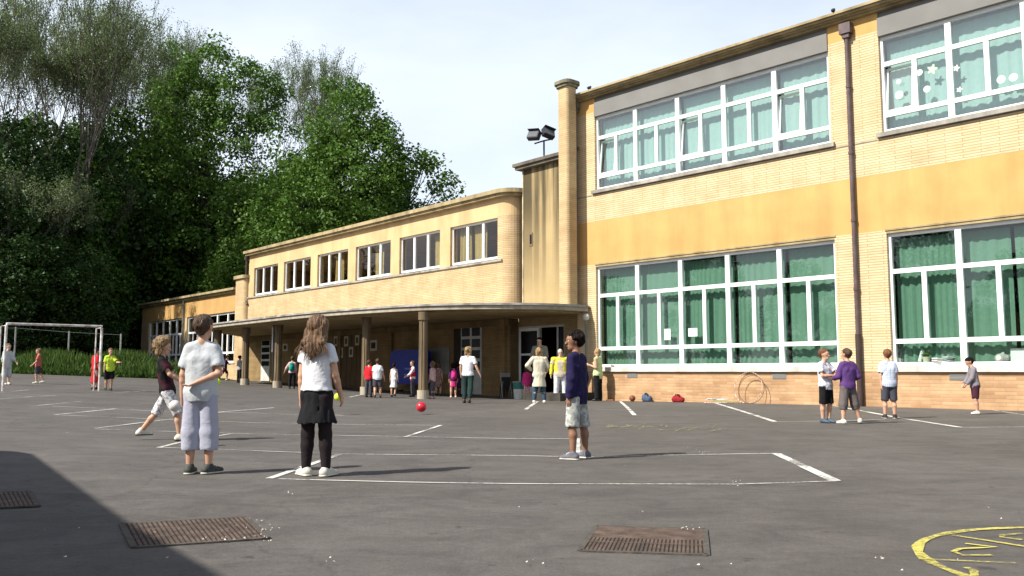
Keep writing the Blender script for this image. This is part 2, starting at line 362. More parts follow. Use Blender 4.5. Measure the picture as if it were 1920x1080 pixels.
PIPED = mat('dark pipe', (.05, .035, .03), rough=.5, var=.3)
PIPEG = mat('grey zinc pipe', (.17, .17, .145), rough=.5, var=.3)
METAL = mat('dark metal', (.03, .03, .035), rough=.5, metal=.3)
GREYM = mat('galvanised metal', (.35, .35, .34), rough=.5, metal=.6, var=.2)
RUST = mat('rusty iron', (.105, .072, .055), rough=.85, var=.45, vscale=9, bump=.5)
CONC = stain_mat('concrete', (.38, .34, .27), (.20, .17, .12), 1.2, .7)
BARK = mat('bark', (.035, .030, .022), rough=.95, var=.5, vscale=6, bump=.8, stretch=(1, 1, .3))
BARKL = mat('pale bark', (.095, .085, .072), rough=.95, var=.4, vscale=6, bump=.8, stretch=(1, 1, .3))
LEAF = leaf_mat('maple leaves', (.040, .095, .014), (.115, .215, .030), .3)
LEAFD = leaf_mat('shade-toned leaves', (.012, .034, .007), (.040, .085, .015), .2)  # leaf colour lowered so it carries the deep shade of the wood
LEAFS = leaf_mat('young leaves', (.085, .135, .045), (.19, .25, .10), .35)
GRASSM = leaf_mat('tall grass', (.030, .065, .010), (.085, .15, .028), .3)
PAPER = mat('white paper', (.80, .80, .78), rough=.8)
BLACKP = mat('black print', (.03, .03, .03))

# ------------------------------------------------------------------ ground
def lin(a, b, st): return list(np.arange(a, b, st))
def sheet(name, xs, ys, dz, m, fn=gz):
    xs = np.array(xs); ys = np.array(ys); X, Y = np.meshgrid(xs, ys); Z = fn(X, Y) + dz
    V = np.stack([X, Y, Z], -1).reshape(-1, 3); nx = len(xs); ny = len(ys)
    f = [[j * nx + i, j * nx + i + 1, (j + 1) * nx + i + 1, (j + 1) * nx + i] for j in range(ny - 1) for i in range(nx - 1)]
    me = bpy.data.meshes.new(name); me.from_pydata(V.tolist(), [], f); me.materials.append(m); me.shade_smooth()
    o = bpy.data.objects.new(name, me); COL.objects.link(o); return o
def gfar(X, Y):
    z = gz(np.clip(X, -34, 60), Y)
    return z
EARTH = mat('woodland floor', (.030, .040, .014), rough=1, var=.5, vscale=.6, bump=.5)
tag(sheet('ground', [-600, -200, -100] + lin(-60, 40, 1.0) + [60, 100, 200, 600], [-600, -200, -60, -20] + lin(0, 60, 1.0) + [80, 120, 200, 400, 900], -.03, EARTH, gfar), kind='structure')
tag(sheet('schoolyard', lin(-44, 26, .5), lin(-12, 49, .6), 0, ASPH), kind='structure')

def strip(mb, pts, wd, dz=.006, jit=0.0, rnd=random):
    """painted line along ground points"""
    P = []
    for a, b in zip(pts[:-1], pts[1:]):
        n = max(1, int((Vector(b[:2]) - Vector(a[:2])).length / .35))
        for i in range(n): P.append(Vector(a[:2]).lerp(Vector(b[:2]), i / n))
    P.append(Vector(pts[-1][:2]))
    L = []
    for i, p in enumerate(P):
        t = (P[min(i + 1, len(P) - 1)] - P[max(i - 1, 0)]).normalized(); nn = Vector((-t.y, t.x)); wq = wd * (1 + rnd.uniform(-jit, jit)) / 2
        L.append((p + nn * wq, p - nn * wq))
    b = len(mb.v)
    for q, r in L:
        for s_ in (q, r): mb.v.append((s_.x, s_.y, float(gz(s_.x, s_.y)) + dz))
    for i in range(len(L) - 1): mb.f.append([b + 2 * i, b + 2 * i + 1, b + 2 * i + 3, b + 2 * i + 2])
def gl(*pp): return [gp(x, y) for x, y in pp]
random.seed(5)
LINES = [  # strong lines
 (.07, PAINT, [(505, 898), (638, 852)]), (.035, PAINT, [(523, 899), (760, 905), (960, 908), (1378, 909), (1568, 903)]),
 (.035, PAINT, [(640, 852), (960, 855), (1100, 858), (1320, 853), (1460, 851)]), (.10, PAINT, [(1455, 851), (1566, 903)]),
 (.035, PAINT2, [(297, 840), (400, 843), (636, 852)]), (.06, PAINT, [(297, 840), (333, 831), (437, 813)]),
 (.035, PAINT, [(178, 805), (333, 810), (633, 817), (760, 819), (960, 823), (1080, 823)]), (.09, PAINT, [(1082, 823), (1080, 856)]),
 (.07, PAINT2, [(178, 804), (323, 786)]), (.06, PAINT, [(760, 820), (827, 798)]),
 (.035, PAINT, [(100, 778), (242, 784), (480, 793), (825, 798)]), (.06, PAINT, [(103, 778), (217, 767)]),
 (.04, PAINT, [(97, 762), (217, 767), (283, 771), (480, 775), (645, 780)]), (.07, PAINT, [(403, 774), (513, 765)]), (.05, PAINT2, [(610, 776), (646, 780)]),
 (.06, PAINT2, [(0, 748), (60, 744), (104, 742)]), (.06, PAINT2, [(57, 762), (153, 753)]), (.06, PAINT2, [(0, 737), (55, 733)]),
 (.05, PAINT2, [(193, 745), (287, 747)]), (.06, PAINT2, [(213, 737), (273, 733)]), (.04, PAINT2, [(400, 760), (480, 763)]),
 (.09, PAINT, [(986, 768), (1008, 753)]), (.09, PAINT, [(1163, 753), (1190, 779)]), (.04, PAINT2, [(1020, 769), (1120, 769), (1174, 768)]),
 (.04, PAINT2, [(1190, 779), (1243, 780), (1393, 777)]), (.11, PAINT, [(1337, 755), (1453, 791)]), (.045, PAINT, [(1440, 786), (1453, 791), (1550, 790), (1660, 787)]),
 (.11, PAINT, [(1562, 761), (1692, 785), (1802, 802)]), (.045, PAINT, [(1802, 802), (1930, 801)]), (.045, PAINT2, [(1620, 766), (1815, 762)]), (.05, PAINT, [(1815, 762), (1925, 779)]),
 (.06, PAINT, [(655, 745), (684, 739)]), (.05, PAINT2, [(735, 748), (790, 752)]),
]
for m_, tagname in ((PAINT, 'court_markings'), (PAINT2, 'faded_court_markings')):
    mb = MB()
    for i_, (wd, m, pp) in enumerate(LINES):
        if m is m_: strip(mb, gl(*pp), wd, dz=.006 + .0006 * (i_ % 5), jit=.12)
    tag(mb.build(tagname, m_), kind='structure')
# yellow numbered circle
mb = MB(); c0 = Vector((3.18, 4.30)); r0 = 1.10
circ = [(c0.x + r0 * math.cos(a), c0.y + r0 * .93 * math.sin(a)) for a in np.linspace(0, 2 * math.pi, 50)]
strip(mb, circ, .055, jit=.35)
circ = [(c0.x + .42 * math.cos(a), c0.y - .1 + .40 * math.sin(a)) for a in np.linspace(0, 2 * math.pi, 30)]
strip(mb, circ, .055, .0066, jit=.35)
strip(mb, gl((1722, 1050), (1905, 1058)), .03, .0072, .3); strip(mb, gl((1785, 1005), (1925, 1027)), .03, .0072, .3)
strip(mb, gl((1810, 1021), (1868, 1028), (1840, 1029), (1800, 1031), (1788, 1036), (1805, 1043), (1860, 1043)), .036, .0072, .3)
strip(mb, gl((1917, 1002), (1880, 1005), (1878, 1009), (1917, 1014)), .034, .0072, .3)
strip(mb, gl((1812, 1066), (1826, 1072), (1830, 1095)), .035, .0072, .3)
tag(mb.build('yellow_circle_marking', YEL), kind='structure')
mb = MB()
for k in range(26):
    x = 1130 + k * 9 + random.uniform(-4, 4); y = 801 + random.uniform(-5, 5)
    strip(mb, gl((x, y), (x + random.uniform(6, 18), y + random.uniform(-3, 3)), (x + random.uniform(-4, 8), y + random.uniform(2, 5))), .04, .0072, .4)
tag(mb.build('yellow_chalk_scribble', YEL2), kind='structure')

# drain grates
def grate(p, label, n, skew, half=0.0):
    """p: four ground corners: far left, far right, near right, near left"""
    q = [gp(*a) for a in p]; c = sum(q, Vector()) / 4; c.z = float(gz(c.x, c.y))
    root = empty('drain_grate', c); tag(root, label, 'drain', 'rusty drain grates in the asphalt')
    L = [a - c for a in q]
    mb = MB(); mb.quad(*[Vector((a.x, a.y, .007)) for a in (L[3], L[2], L[1], L[0])]); mb.build('slot_shade', mat('drain slot shade', (.022, .019, .016), rough=1, var=.5, vscale=8), root)  # flat dark sheet, painted in place of the shade inside the slots
    mb = MB()
    def bar(a, b, wd, z0, z1):
        a = Vector((a.x, a.y, 0)); b = Vector((b.x, b.y, 0)); d = (b - a); t = d.normalized(); nn = Vector((-t.y, t.x, 0))
        mb.obox((a + b) / 2 + Vector((0, 0, (z0 + z1) / 2)), d / 2, nn * wd / 2, Vector((0, 0, (z1 - z0) / 2)))
    for i in range(4): bar(L[i], L[(i + 1) % 4], .03, .0, .009)
    mb.build('frame', mat('concrete rim', (.085, .076, .066), rough=.95, var=.3, vscale=12, bump=.5), root)
    mb = MB()
    for i in range(n):
        t = (i + .5) / n
        bar(L[0].lerp(L[1], t).lerp(L[3].lerp(L[2], t), half), L[3].lerp(L[2], t), .60 * (L[1] - L[0]).length / n, .0075, .0085)
    if half: bar(L[0].lerp(L[3], half / 2), L[1].lerp(L[2], half / 2), (L[3] - L[0]).length * half, .0076, .0083)
    for t in (.33, .67): bar(L[0].lerp(L[3], t), L[1].lerp(L[2], t), .016, .0078, .0092)
    mb.build('bars', RUST, root)
grate([(227, 983), (462, 971), (502, 1011), (250, 1028)], 'long rusty slotted drain half covered by the shadow edge', 26, 0)
grate([(-90, 925), (57, 923), (72, 951), (-80, 957)], 'slotted drain lying wholly in shadow at the left edge', 17, 0)
grate([(1118, 988), (1322, 994), (1326, 1042), (1087, 1034)], 'rusty slotted drain cover in the sunlit asphalt in front of the white lines', 30, 0, .5)
# petals and grit
rd = random.Random(3); mb = MB()
def bit(x, y, s):
    p = gp(x, y); a = rd.uniform(0, 6.3); u = Vector((math.cos(a), math.sin(a), 0)) * s; v = Vector((-math.sin(a), math.cos(a), 0)) * s * rd.uniform(.4, 1)
    z = Vector((0, 0, .018)); mb.quad(p + z - u - v, p + z + u - v, p + z + u + v + z * .3, p + z - u + v)
for k in range(26): bit(rd.uniform(0, 1920), 800 + 280 * rd.random() ** .7, rd.uniform(.003, .007))
for (cx, cy, n, sx, sy) in ((500, 1003, 16, 12, 10), (410, 1016, 14, 30, 2), (430, 990, 8, 30, 6), (618, 1057, 6, 8, 4), (1298, 995, 9, 12, 2), (1318, 850, 8, 10, 2), (1378, 909, 8, 6, 3), (1655, 1053, 6, 8, 1), (1000, 1062, 6, 10, 4), (543, 928, 3, 4, 2)):
    for k in range(n): bit(cx + rd.gauss(0, sx), cy + rd.gauss(0, sy), rd.uniform(.0025, .0055))
tag(mb.build('fallen_petals', mat('petals', (.62, .58, .50))), 'pale petals and grit scattered over the asphalt', kind='stuff')

# ------------------------------------------------------------------ buildings
def curtain(u0, u1, y, z0, z1, seed, amp=.04, wl=.24):
    rd = random.Random(seed); n = int((u1 - u0) / .03); V = []; ph = 0; rows = 7
    mb = MB(); xs = []
    for i in range(n + 1):
        ph += .03 / (wl * (1 + .6 * math.sin(i * .05 + seed) * rd.uniform(.3, 1))) * 2 * math.pi
        a = amp * (1 + .5 * math.sin(i * .021 + seed * 3)); xs.append((u0 + (u1 - u0) * i / n, math.sin(ph) * a + .25 * a * math.sin(ph * 2.3)))
    for r in range(rows + 1):
        t = r / rows
        for (x, d) in xs: mb.v.append((x + .01 * math.sin(x * 9 + t * 4), y + d * (.55 + .45 * (1 - t)), z0 + (z1 - z0) * t))
    for r in range(rows):
        for i in range(n):
            a = r * (n + 1) + i; mb.f.append([a, a + 1, a + n + 2, a + n + 1])
    return mb
def big_window(root, u0, u1, z0, z1, n, curt, glass, seed, tilted=(), mulls=.15):
    """five-bay window; outer frame is the part, panes and curtain its sub-parts"""
    y = .14; fd = .05
    m = MB(); bw = (u1 - u0) / n; zt1 = z1 - .29 * (z1 - z0); zt2 = z1 - .818 * (z1 - z0); e = .06
    zA, zB = z0 + .09, z1 - .09
    m.box(u0, u1, y - fd, y + fd, z0, zA); m.box(u0, u1, y - fd, y + fd, zB, z1)
    m.box(u0, u0 + .08, y - fd, y + fd, zA, zB); m.box(u1 - .08, u1, y - fd, y + fd, zA, zB)
    for i in range(1, n): m.box(u0 + bw * i - mulls / 2, u0 + bw * i + mulls / 2, y - fd - .012, y + fd, zA, zB)
    panes = MB(); tl = []
    for i in range(n):
        a = u0 + bw * i + (mulls / 2 if i else .08); b = u0 + bw * (i + 1) - (mulls / 2 if i < n - 1 else .08); c = (a + b) / 2
        m.box(a, b, y - fd - .003, y + fd - .003, zt1 - e, zt1 + e); m.box(a, b, y - fd - .003, y + fd - .003, zt2 - e, zt2 + e)
        m.box(c - .06, c + .06, y - fd + .003, y + fd - .006, zt2 + e, zt1 - e)
        panes.quad((a, y, zA), (b, y, zA), (b, y, zt2 - e), (a, y, zt2 - e)); panes.quad((a, y, zt1 + e), (b, y, zt1 + e), (b, y, zB), (a, y, zB))
        for k, (p, q) in enumerate(((a, c - .06), (c + .06, b))):
            if (i, k) in tilted: tl.append((p, q)); continue
            panes.quad((p, y, zt2 + e), (q, y, zt2 + e), (q, y, zt1 - e), (p, y, zt1 - e))
    f = m.build('window', WHITE, root)
    panes.build('pane', glass, f)
    for (p, q) in tl:
        h = zt1 - e - (zt2 + e); t = math.tan(R(6.5)); s = MB(); zb = zt2 + e + .01
        def T(u, z, off=0): return (u, y + (z - zb) * t + off, z)
        for (ua, ub, za, zc) in ((p, q, zb, zb + .06), (p, q, zb + h - .1, zb + h - .04), (p, p + .06, zb + .06, zb + h - .1), (q - .06, q, zb + .06, zb + h - .1)):
            b = len(s.v)
            s.v += [T(ua, za, -.03), T(ub, za, -.03), T(ub, za, .03), T(ua, za, .03), T(ua, zc, -.03), T(ub, zc, -.03), T(ub, zc, .03), T(ua, zc, .03)]
            s.f += [[b, b + 3, b + 2, b + 1], [b + 4, b + 5, b + 6, b + 7], [b, b + 1, b + 5, b + 4], [b + 1, b + 2, b + 6, b + 5], [b + 2, b + 3, b + 7, b + 6], [b + 3, b, b + 4, b + 7]]
        s.build('tilted_sash', WHITE, f)
        g = MB(); g.quad(T(p + .06, zb + .06), T(q - .06, zb + .06), T(q - .06, zb + h - .1), T(p + .06, zb + h - .1)); g.build('tilted_pane', glass, f)
    if curt:
        cm, dz0, dz1, gaps = curt; edges = [u0 + .05] + [u0 + (u1 - u0) * g for g in gaps] + [u1 - .05]
        cb = MB()
        for i in range(len(edges) - 1):
            c = curtain(edges[i] + (.05 if i else 0), edges[i + 1] - .04, .40, z0 + dz0, z1 - dz1, seed + i, amp=.030 if z0 < 5 else .016); b = len(cb.v)
            cb.v += c.v; cb.f += [[b + k for k in ff] for ff in c.f]
        cb.build('curtain', cm, f, smooth=True)
    return f

# --- main classroom wing
U0, U1, W = -0.9, 21.2, 8.85
wins = [(0, W), (10.3, 10.3 + W)]
root = empty('classroom_wing', (MAIN.o.x, MAIN.o.y, 0), -MAIN.phi)
tag(root, 'tall two storey yellow brick classroom wing with big white framed windows', 'school building')
T = .42
pl = MB(); pl.box(U0, U1, 0, T, -.4, .93); pl.build('plinth', BRKP, root)
wb = MB()
piers = [(U0, 0), (W, 10.3), (19.15, U1)]
for a, b in piers: wb.box(a, b, 0, T, .93, 4.72); wb.box(a, b, 0, T, 7.25, 10.28)
wb.box(U0, U1, 0, T, 6.285, 7.25)
wb.build('brick_wall', BRK, root)
pb = MB(); pb.box(U0, U1, .004, T, 4.72, 6.285)
for a, b in piers: pb.box(a, b, .004, T, 10.28, 10.86)
pb.build('plaster_band', PLAS, root)
sl = MB()
for a, b in wins: sl.box(a - .05, b + .05, -.09, .20, .93, 1.09)
sl.build('lower_sill', WSTONE, root)
sl = MB()
for a, b in wins: sl.box(a - .12, b + .12, -.10, .20, 7.28, 7.40); sl.box(a, b, .02, T, 7.25, 7.28)
sl.build('upper_sill', STONE, root)
ll = MB()
for a, b in wins: ll.box(a, b, -.005, T, 4.63, 4.72)
for a, b in wins: ll.box(a - .03, b + .03, -.03, .0, 4.705, 4.75)
ll.build('lintel', CORN, root)
gp_ = MB()
for a, b in wins: gp_.box(a, b, -.04, T, 10.10, 10.62); gp_.box(a, b, .05, T, 10.62, 10.86)
gp_.build('grey_fascia_panel', LINTEL, root)
co = MB(); co.box(U0 - .1, U1, -.22, T, 10.86, 10.90); co.box(U0 - .14, U1, -.30, T, 10.90, 10.96); co.box(U0 - .18, U1, -.36, T, 10.96, 11.03)
co.box(U0 - .05, U1, -.12, T - .05, 10.80, 10.86)
co.build('cornice', CORN, root)
rf = MB(); rf.box(U0, U1, T, 9.5, 10.86, 10.98); rf.build('roof', STONE, root)
bk = MB(); bk.box(U0, U1, 9.1, 9.5, -.4, 10.86); bk.box(U0, U0 + .3, T, 9.1, -.4, 10.86); bk.box(U1 - .3, U1, T, 9.1, -.4, 10.86); bk.build('rear_wall', BRK, root)
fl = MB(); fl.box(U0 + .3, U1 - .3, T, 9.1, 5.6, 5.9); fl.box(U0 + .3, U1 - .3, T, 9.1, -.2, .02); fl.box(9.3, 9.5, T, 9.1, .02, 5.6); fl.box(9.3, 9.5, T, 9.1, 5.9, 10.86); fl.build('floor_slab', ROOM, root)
big_window(root, 0, W, 1.09, 4.63, 5, (CURT, .02, .10, (.38, .61, .81)), GLS, 3)
big_window(root, 10.3, 19.15, 1.09, 4.63, 5, (CURT, .02, .12, (.33, .66)), GLS, 9)
big_window(root, 0, W, 7.40, 10.10, 5, (CURT2, .05, .10, (.4, .8)), GLS2, 17, ((0, 0), (2, 0), (4, 0)))
big_window(root, 10.3, 19.15, 7.40, 10.10, 5, (CURT2, .05, .10, (.45, .7)), GLS2, 29, ((0, 0),))
vt = MB()
for px in (1185.5, 1461, 1797):
    u, z = MAIN.uz(px, 707); mbv = MB(); mbv.box(u - .22, u + .22, -.012, .05, .72, .88)
    for k in range(4): mbv.box(u - .20, u + .20, -.022, -.012, .74 + k * .035, .755 + k * .035)
    mbv.build('vent', mat('vent grey', (.20, .20, .19)), root)
for a, b in ((U0, -.13), (W + .13, 10.3 - .13)): MB().box(a, b, -.012, 0, 7.22, 7.25).build('string_course', STONE, root)
# downpipes of the main wing
def downpipe(u, y, zt, zb, m, r=.055, dark=None, hopper=True):
    mb = MB(); mb.tube([(u, y, zt), (u, y, zb)], r, 12)
    for z in np.arange(zb + 1.2, zt - .3, 1.9): mb.tube([(u, y, z), (u, y, z + .07)], r + .016, 12)
    o = mb.build('downpipe', m, root, smooth=False)
    if hopper:
        h = MB(); h.box(u - .16, u + .16, y - .13, y + .1, zt, zt + .3); h.box(u - .10, u + .10, y - .09, y + .08, zt - .12, zt); h.build('hopper', m, o)
    if dark: d = MB(); d.tube([(u, y, zb), (u, y, dark)], r + .02, 12); d.build('lower_pipe', PIPED, o)
u, _ = MAIN.uz(1600, 400, -.09); downpipe(u, -.09, 10.4, 1.95, PIPE, .06, dark=-.1)
u, _ = MAIN.uz(1081, 400, -.07); downpipe(u, -.07, 10.55, 3.4, PIPEG, .05)

# --- middle wing with canopy
mroot = empty('canopy_wing', (MID.o.x, MID.o.y, 0), -MID.phi)
tag(mroot, 'two storey yellow wing with a row of six three-light windows above the canopy', 'school building')
E0 = -24.6; cL, cP, cW = -23.87, 3.903, 3.163; mt, mb_, mr = 7.10, 5.45, 8.18
rr = .58
def rounded(u0, u1, y0, y1, r, n=8):
    """plan outline, right front corner rounded"""
    p = [(u0, y0)]
    for k in range(n + 1):
        a = -math.pi / 2 + k / n * math.pi / 2; p.append((u1 - r + r * math.cos(a), y0 + r + r * math.sin(a)))
    p += [(u1, y1), (u0, y1)]
    return p
RE = -.40
wmb = MB(); uR = cL + 5 * cP + cW
# lower brick band above canopy up to sills with rounded corner
wmb.prism(rounded(uR + .0, RE, 0, 8, rr), 3.0, 7.18)
wmb.box(E0, uR, 0, .4, 3.0, mb_ - .06)
wmb.build('brick_wall', BRKM, mroot)
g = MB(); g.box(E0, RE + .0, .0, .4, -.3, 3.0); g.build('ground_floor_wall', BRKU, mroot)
g = MB(); g.prism(rounded(E0, RE, .004, 8, rr), 7.18, mr - .28)
for i in range(6):
    a = E0 if i == 0 else cL + (i - 1) * cP + cW; b = cL + i * cP
    g.box(a, b, .004, .4, mb_ - .06, 7.18)
for i in range(6): g.box(cL + i * cP, cL + i * cP + cW, .004, .4, mt, 7.18)
g.build('plaster_wall', PLASM, mroot)
g = MB(); g.prism(rounded(E0 - .12, RE + .22, -.22, 8.2, rr + .2), mr - .28, mr - .16); g.prism(rounded(E0 - .18, RE + .34, -.32, 8.3, rr + .3), mr - .16, mr)
g.build('cornice', CORN, mroot)
g = MB(); g.box(E0 - .1, uR + .3, -.07, .3, mb_ - .14, mb_ - .06); g.build('sill_course', STONE, mroot)
g = MB(); g.box(E0, uR - .01, 7.6, 8, -.3, 7.18); g.box(E0, E0 + .3, .4, 7.6, -.3, 7.18); g.box(E0 + .3, uR, .4, 7.6, 3.3, 3.5); g.build('rear_wall', BRKM, mroot)
lights = [(0, 0, 0), (0, 0, 0), (0, 1, 0), (0, 1, 0), (0, 0, 1), (1, 1, 0)]
for i in range(6):
    a = cL + i * cP; b = a + cW; y = .16; m = MB(); e = .07
    m.box(a, b, y - .04, y + .04, mb_, mb_ + .10); m.box(a, b, y - .04, y + .04, mt - .08, mt); m.box(a, a + .07, y - .04, y + .04, mb_ + .1, mt - .08); m.box(b - .07, b, y - .04, y + .04, mb_ + .1, mt - .08)
    for k in (1, 2): m.box(a + cW * k / 3 - e, a + cW * k / 3 + e, y - .05, y + .04, mb_ + .1, mt - .08)
    f = m.build('window', WHITE, mroot)
    p = MB(); p.quad((a + .07, y, mb_ + .1), (b - .07, y, mb_ + .1), (b - .07, y, mt - .08), (a + .07, y, mt - .08)); p.build('pane', GLS3, f)
    cb = MB()
    for k in range(3):
        if lights[i][k]:
            c = curtain(a + cW * k / 3 + .1, a + cW * (k + 1) / 3 - .12, .42, mb_ + .02, mt - .02, i * 3 + k, wl=.2); q = len(cb.v); cb.v += c.v; cb.f += [[q + t for t in ff] for ff in c.f]
    if cb.v: cb.build('curtain', TAN, f, smooth=True)
# dark downpipe at the far corner
g = MB(); g.tube([(E0 - .14, -.1, mr - .3), (E0 - .14, -.1, 5.2)], .07, 10); g.box(E0 - .3, E0 + .02, -.2, 0, mr - .5, mr - .3); g.build('downpipe', PIPED, mroot)
g = MB(); g.tube([(E0 - .14, -.1, 5.2), (E0 + .1, -.1, 4.95)], .06, 10); g.build('pipe_elbow', PIPED, mroot)
# thin wall joints
# canopy: the plan edge measured from the photograph, in world metres
edge_w = [(-15.9, 43.6), (-13.6, 40.6), (-11.4, 37.9), (-8.6, 34.4), (-6.3, 32.2), (-4.5, 30.75), (-3.05, 29.75), (-1.1, 29.2), (.7, 29.25), (1.9, 29.75), (2.72, 30.50)]
def smooth_poly(P, it=2):
    for _ in range(it):
        Q = [P[0]]
        for a, b in zip(P[:-1], P[1:]): Q += [(a[0] * .75 + b[0] * .25, a[1] * .75 + b[1] * .25), (a[0] * .25 + b[0] * .75, a[1] * .25 + b[1] * .75)]
        Q.append(P[-1]); P = Q
    return P
el = [MID.loc(*p) for p in smooth_poly(edge_w)]
def canopy_slab(off, z0, z1):
    pts = []
    for i, p in enumerate(el):
        a = Vector(el[max(i - 1, 0)]); b = Vector(el[min(i + 1, len(el) - 1)]); t = (b - a).normalized(); n = Vector((t.y, -t.x))
        pts.append((p[0] + n.x * off, p[1] + n.y * off))
    back = [(MID.loc(2.72, 30.50)[0], 0.30), (el[0][0], -.001)]
    back = [(el[-1][0] + .05, -.02), (RE + 2.9, .42), (RE + .02, .42), (RE + .02, -.003), (el[0][0], -.003)]
    return MB().prism(pts + back[2:] if False else pts + [(3.13, .40), (RE + .02, .40), (RE + .02, -.003), (-25.2, -.003)], z0, z1)
cn = canopy_slab(0, 3.06, 3.20).build('canopy', CONC, mroot)
canopy_slab(.06, 3.20, 3.27).build('canopy_edge', mat('zinc edge', (.33, .31, .28), rough=.6, var=.5, vscale=2.5), cn)
canopy_slab(-.35, 3.00, 3.06).build('soffit', stain_mat('soffit paint', (.36, .27, .14), (.2, .14, .07), .6, .6), cn)
# columns
colspec = [(793, 747, 29.9), (685, 741, 32.9), (598, 734, 35.6), (520, 726, 38.3), (459, 720, 40.8), (405.5, 712, 43.3)]
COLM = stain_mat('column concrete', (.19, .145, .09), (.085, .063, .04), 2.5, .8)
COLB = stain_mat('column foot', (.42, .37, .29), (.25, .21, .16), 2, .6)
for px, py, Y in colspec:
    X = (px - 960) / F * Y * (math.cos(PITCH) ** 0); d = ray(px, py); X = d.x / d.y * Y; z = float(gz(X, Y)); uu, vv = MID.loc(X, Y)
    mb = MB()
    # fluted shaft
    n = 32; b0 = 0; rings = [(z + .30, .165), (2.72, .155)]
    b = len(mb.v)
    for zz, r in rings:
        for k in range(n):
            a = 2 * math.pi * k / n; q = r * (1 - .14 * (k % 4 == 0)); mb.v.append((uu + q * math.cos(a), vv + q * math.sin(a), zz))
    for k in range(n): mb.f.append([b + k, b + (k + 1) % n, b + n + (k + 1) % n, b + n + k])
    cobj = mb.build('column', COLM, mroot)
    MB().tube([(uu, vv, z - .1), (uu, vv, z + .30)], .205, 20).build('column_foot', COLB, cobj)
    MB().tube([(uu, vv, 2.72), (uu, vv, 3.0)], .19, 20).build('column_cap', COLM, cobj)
    if px == 520:
        MB().tube([(uu - .28, vv - .1, z), (uu - .28, vv - .1, 3.0)], .035, 8).build('side_pipe', METAL, cobj)
# doors under canopy
DW = mat('door paint', (.50, .50, .47), rough=.6, var=.15, vscale=3)
DG = mat('dark door pane', (.008, .009, .009), rough=.3, spec=.15)
def paned_door(x0, x1, yt, yb, cols, rows, frac, parent, yb_z=None):
    u0, zt = MID.uz(x0, yt); u1, _ = MID.uz(x1, yt); zb = float(gz(*MID.w(u0, 0))) + .02
    m = MB(); m.box(u0, u1, -.05, -.002, zb, zt); o = m.build('door', DW, parent)
    cw = (u1 - u0) / cols; h0 = zb + (zt - zb) * (1 - frac); rh = (zt - h0) / rows; p = MB()
    for i in range(cols):
        for j in range(rows): p.box(u0 + cw * i + .07, u0 + cw * (i + 1) - .07, -.06, -.05, h0 + rh * j + .05, h0 + rh * (j + 1) - .07)
    p.build('pane', DG, o); MB().tube([(u1 - .1, -.06, 1.0 + zb), (u1 - .1, -.12, 1.0 + zb), (u1 - .2, -.12, 1.0 + zb)], .012, 6).build('handle', METAL, o)
    return u0, u1, zt
paned_door(866, 904, 613, 741, 2, 4, .66, mroot)
paned_door(492, 508, 637, 717, 1, 4, .66, mroot)
u0, z1 = MID.uz(852, 612); u1, _ = MID.uz(865, 612); MB().box(u0, u1, -.03, -.002, .0, z1).build('dark_panel', mat('dark brown', (.035, .025, .018), var=.3), mroot)  # plain dark upright panel left of the paned door
for (xa, xb, yt) in ((625, 680, 612),):
    ua, zt = MID.uz(xa, yt); ub, _ = MID.uz(xb, yt); g = MB(); n = 6
    for k in range(n): g.box(ua + (ub - ua) * k / n + .02, ua + (ub - ua) * (k + 1) / n - .02, -.04, -.003, .15, zt)
    g.build('wooden_gate', mat('brown boards', (.13, .085, .04), var=.35, vscale=4, stretch=(3, 1, .3)), mroot)
# ground floor recess blocks (beams on the wall)
g = MB()
for x in (640, 735, 945):
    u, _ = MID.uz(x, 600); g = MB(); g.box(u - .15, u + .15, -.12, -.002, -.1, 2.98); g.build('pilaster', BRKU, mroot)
g = MB(); g.box(E0, RE, -.10, -.003, 2.72, 2.98); g.build('beam', stain_mat('beam', (.20, .14, .07), (.1, .07, .04), .6, .6), mroot)

# --- entrance section and stair tower between the wings
troot = empty('stair_tower', (MID.o.x, MID.o.y, 0), -MID.phi)
tag(troot, 'stained plaster stair tower between the two wings, entrance below', 'tower')
TO = .40
ta, _ = MID.uz(968, 300, TO); tb, _ = MID.uz(1046, 300, TO); _, tz = MID.uz(1003, 303, TO)
UB = .18 + 2.95
g = MB(); g.box(RE + .02, ta + 4.2, TO, TO + 4, 3.2, tz - .25); 
g = MB(); g.box(-.1, UB, TO + .002, TO + 5, 3.3, tz - .22); g.build('wall', TOWR, troot)
g = MB(); g.box(-.35, UB + .1, TO - .22, TO + 5.2, tz - .22, tz - .10); g.box(-.42, UB + .12, TO - .30, TO + 5.3, tz - .10, tz + .02); g.build('coping', stain_mat('dark coping', (.16, .14, .11), (.07, .06, .05), 1, .8), troot)
u, z = MID.uz(996, 447, TO); g = MB(); g.box(u - .10, u + .10, TO - .02, TO, z - .3, z + .22); o = g.build('slit_window', mat('slit frame', (.16, .11, .07)), troot)
MB().box(u - .05, u + .05, TO - .028, TO - .02, z - .22, z + .15).build('pane', DG, o)
u, _ = MID.uz(981, 320, TO); MB().box(u - .03, u + .03, TO - .03, TO, 3.4, tz - .25).build('pale_joint', mat('pale joint', (.50, .42, .28), var=.3), troot)
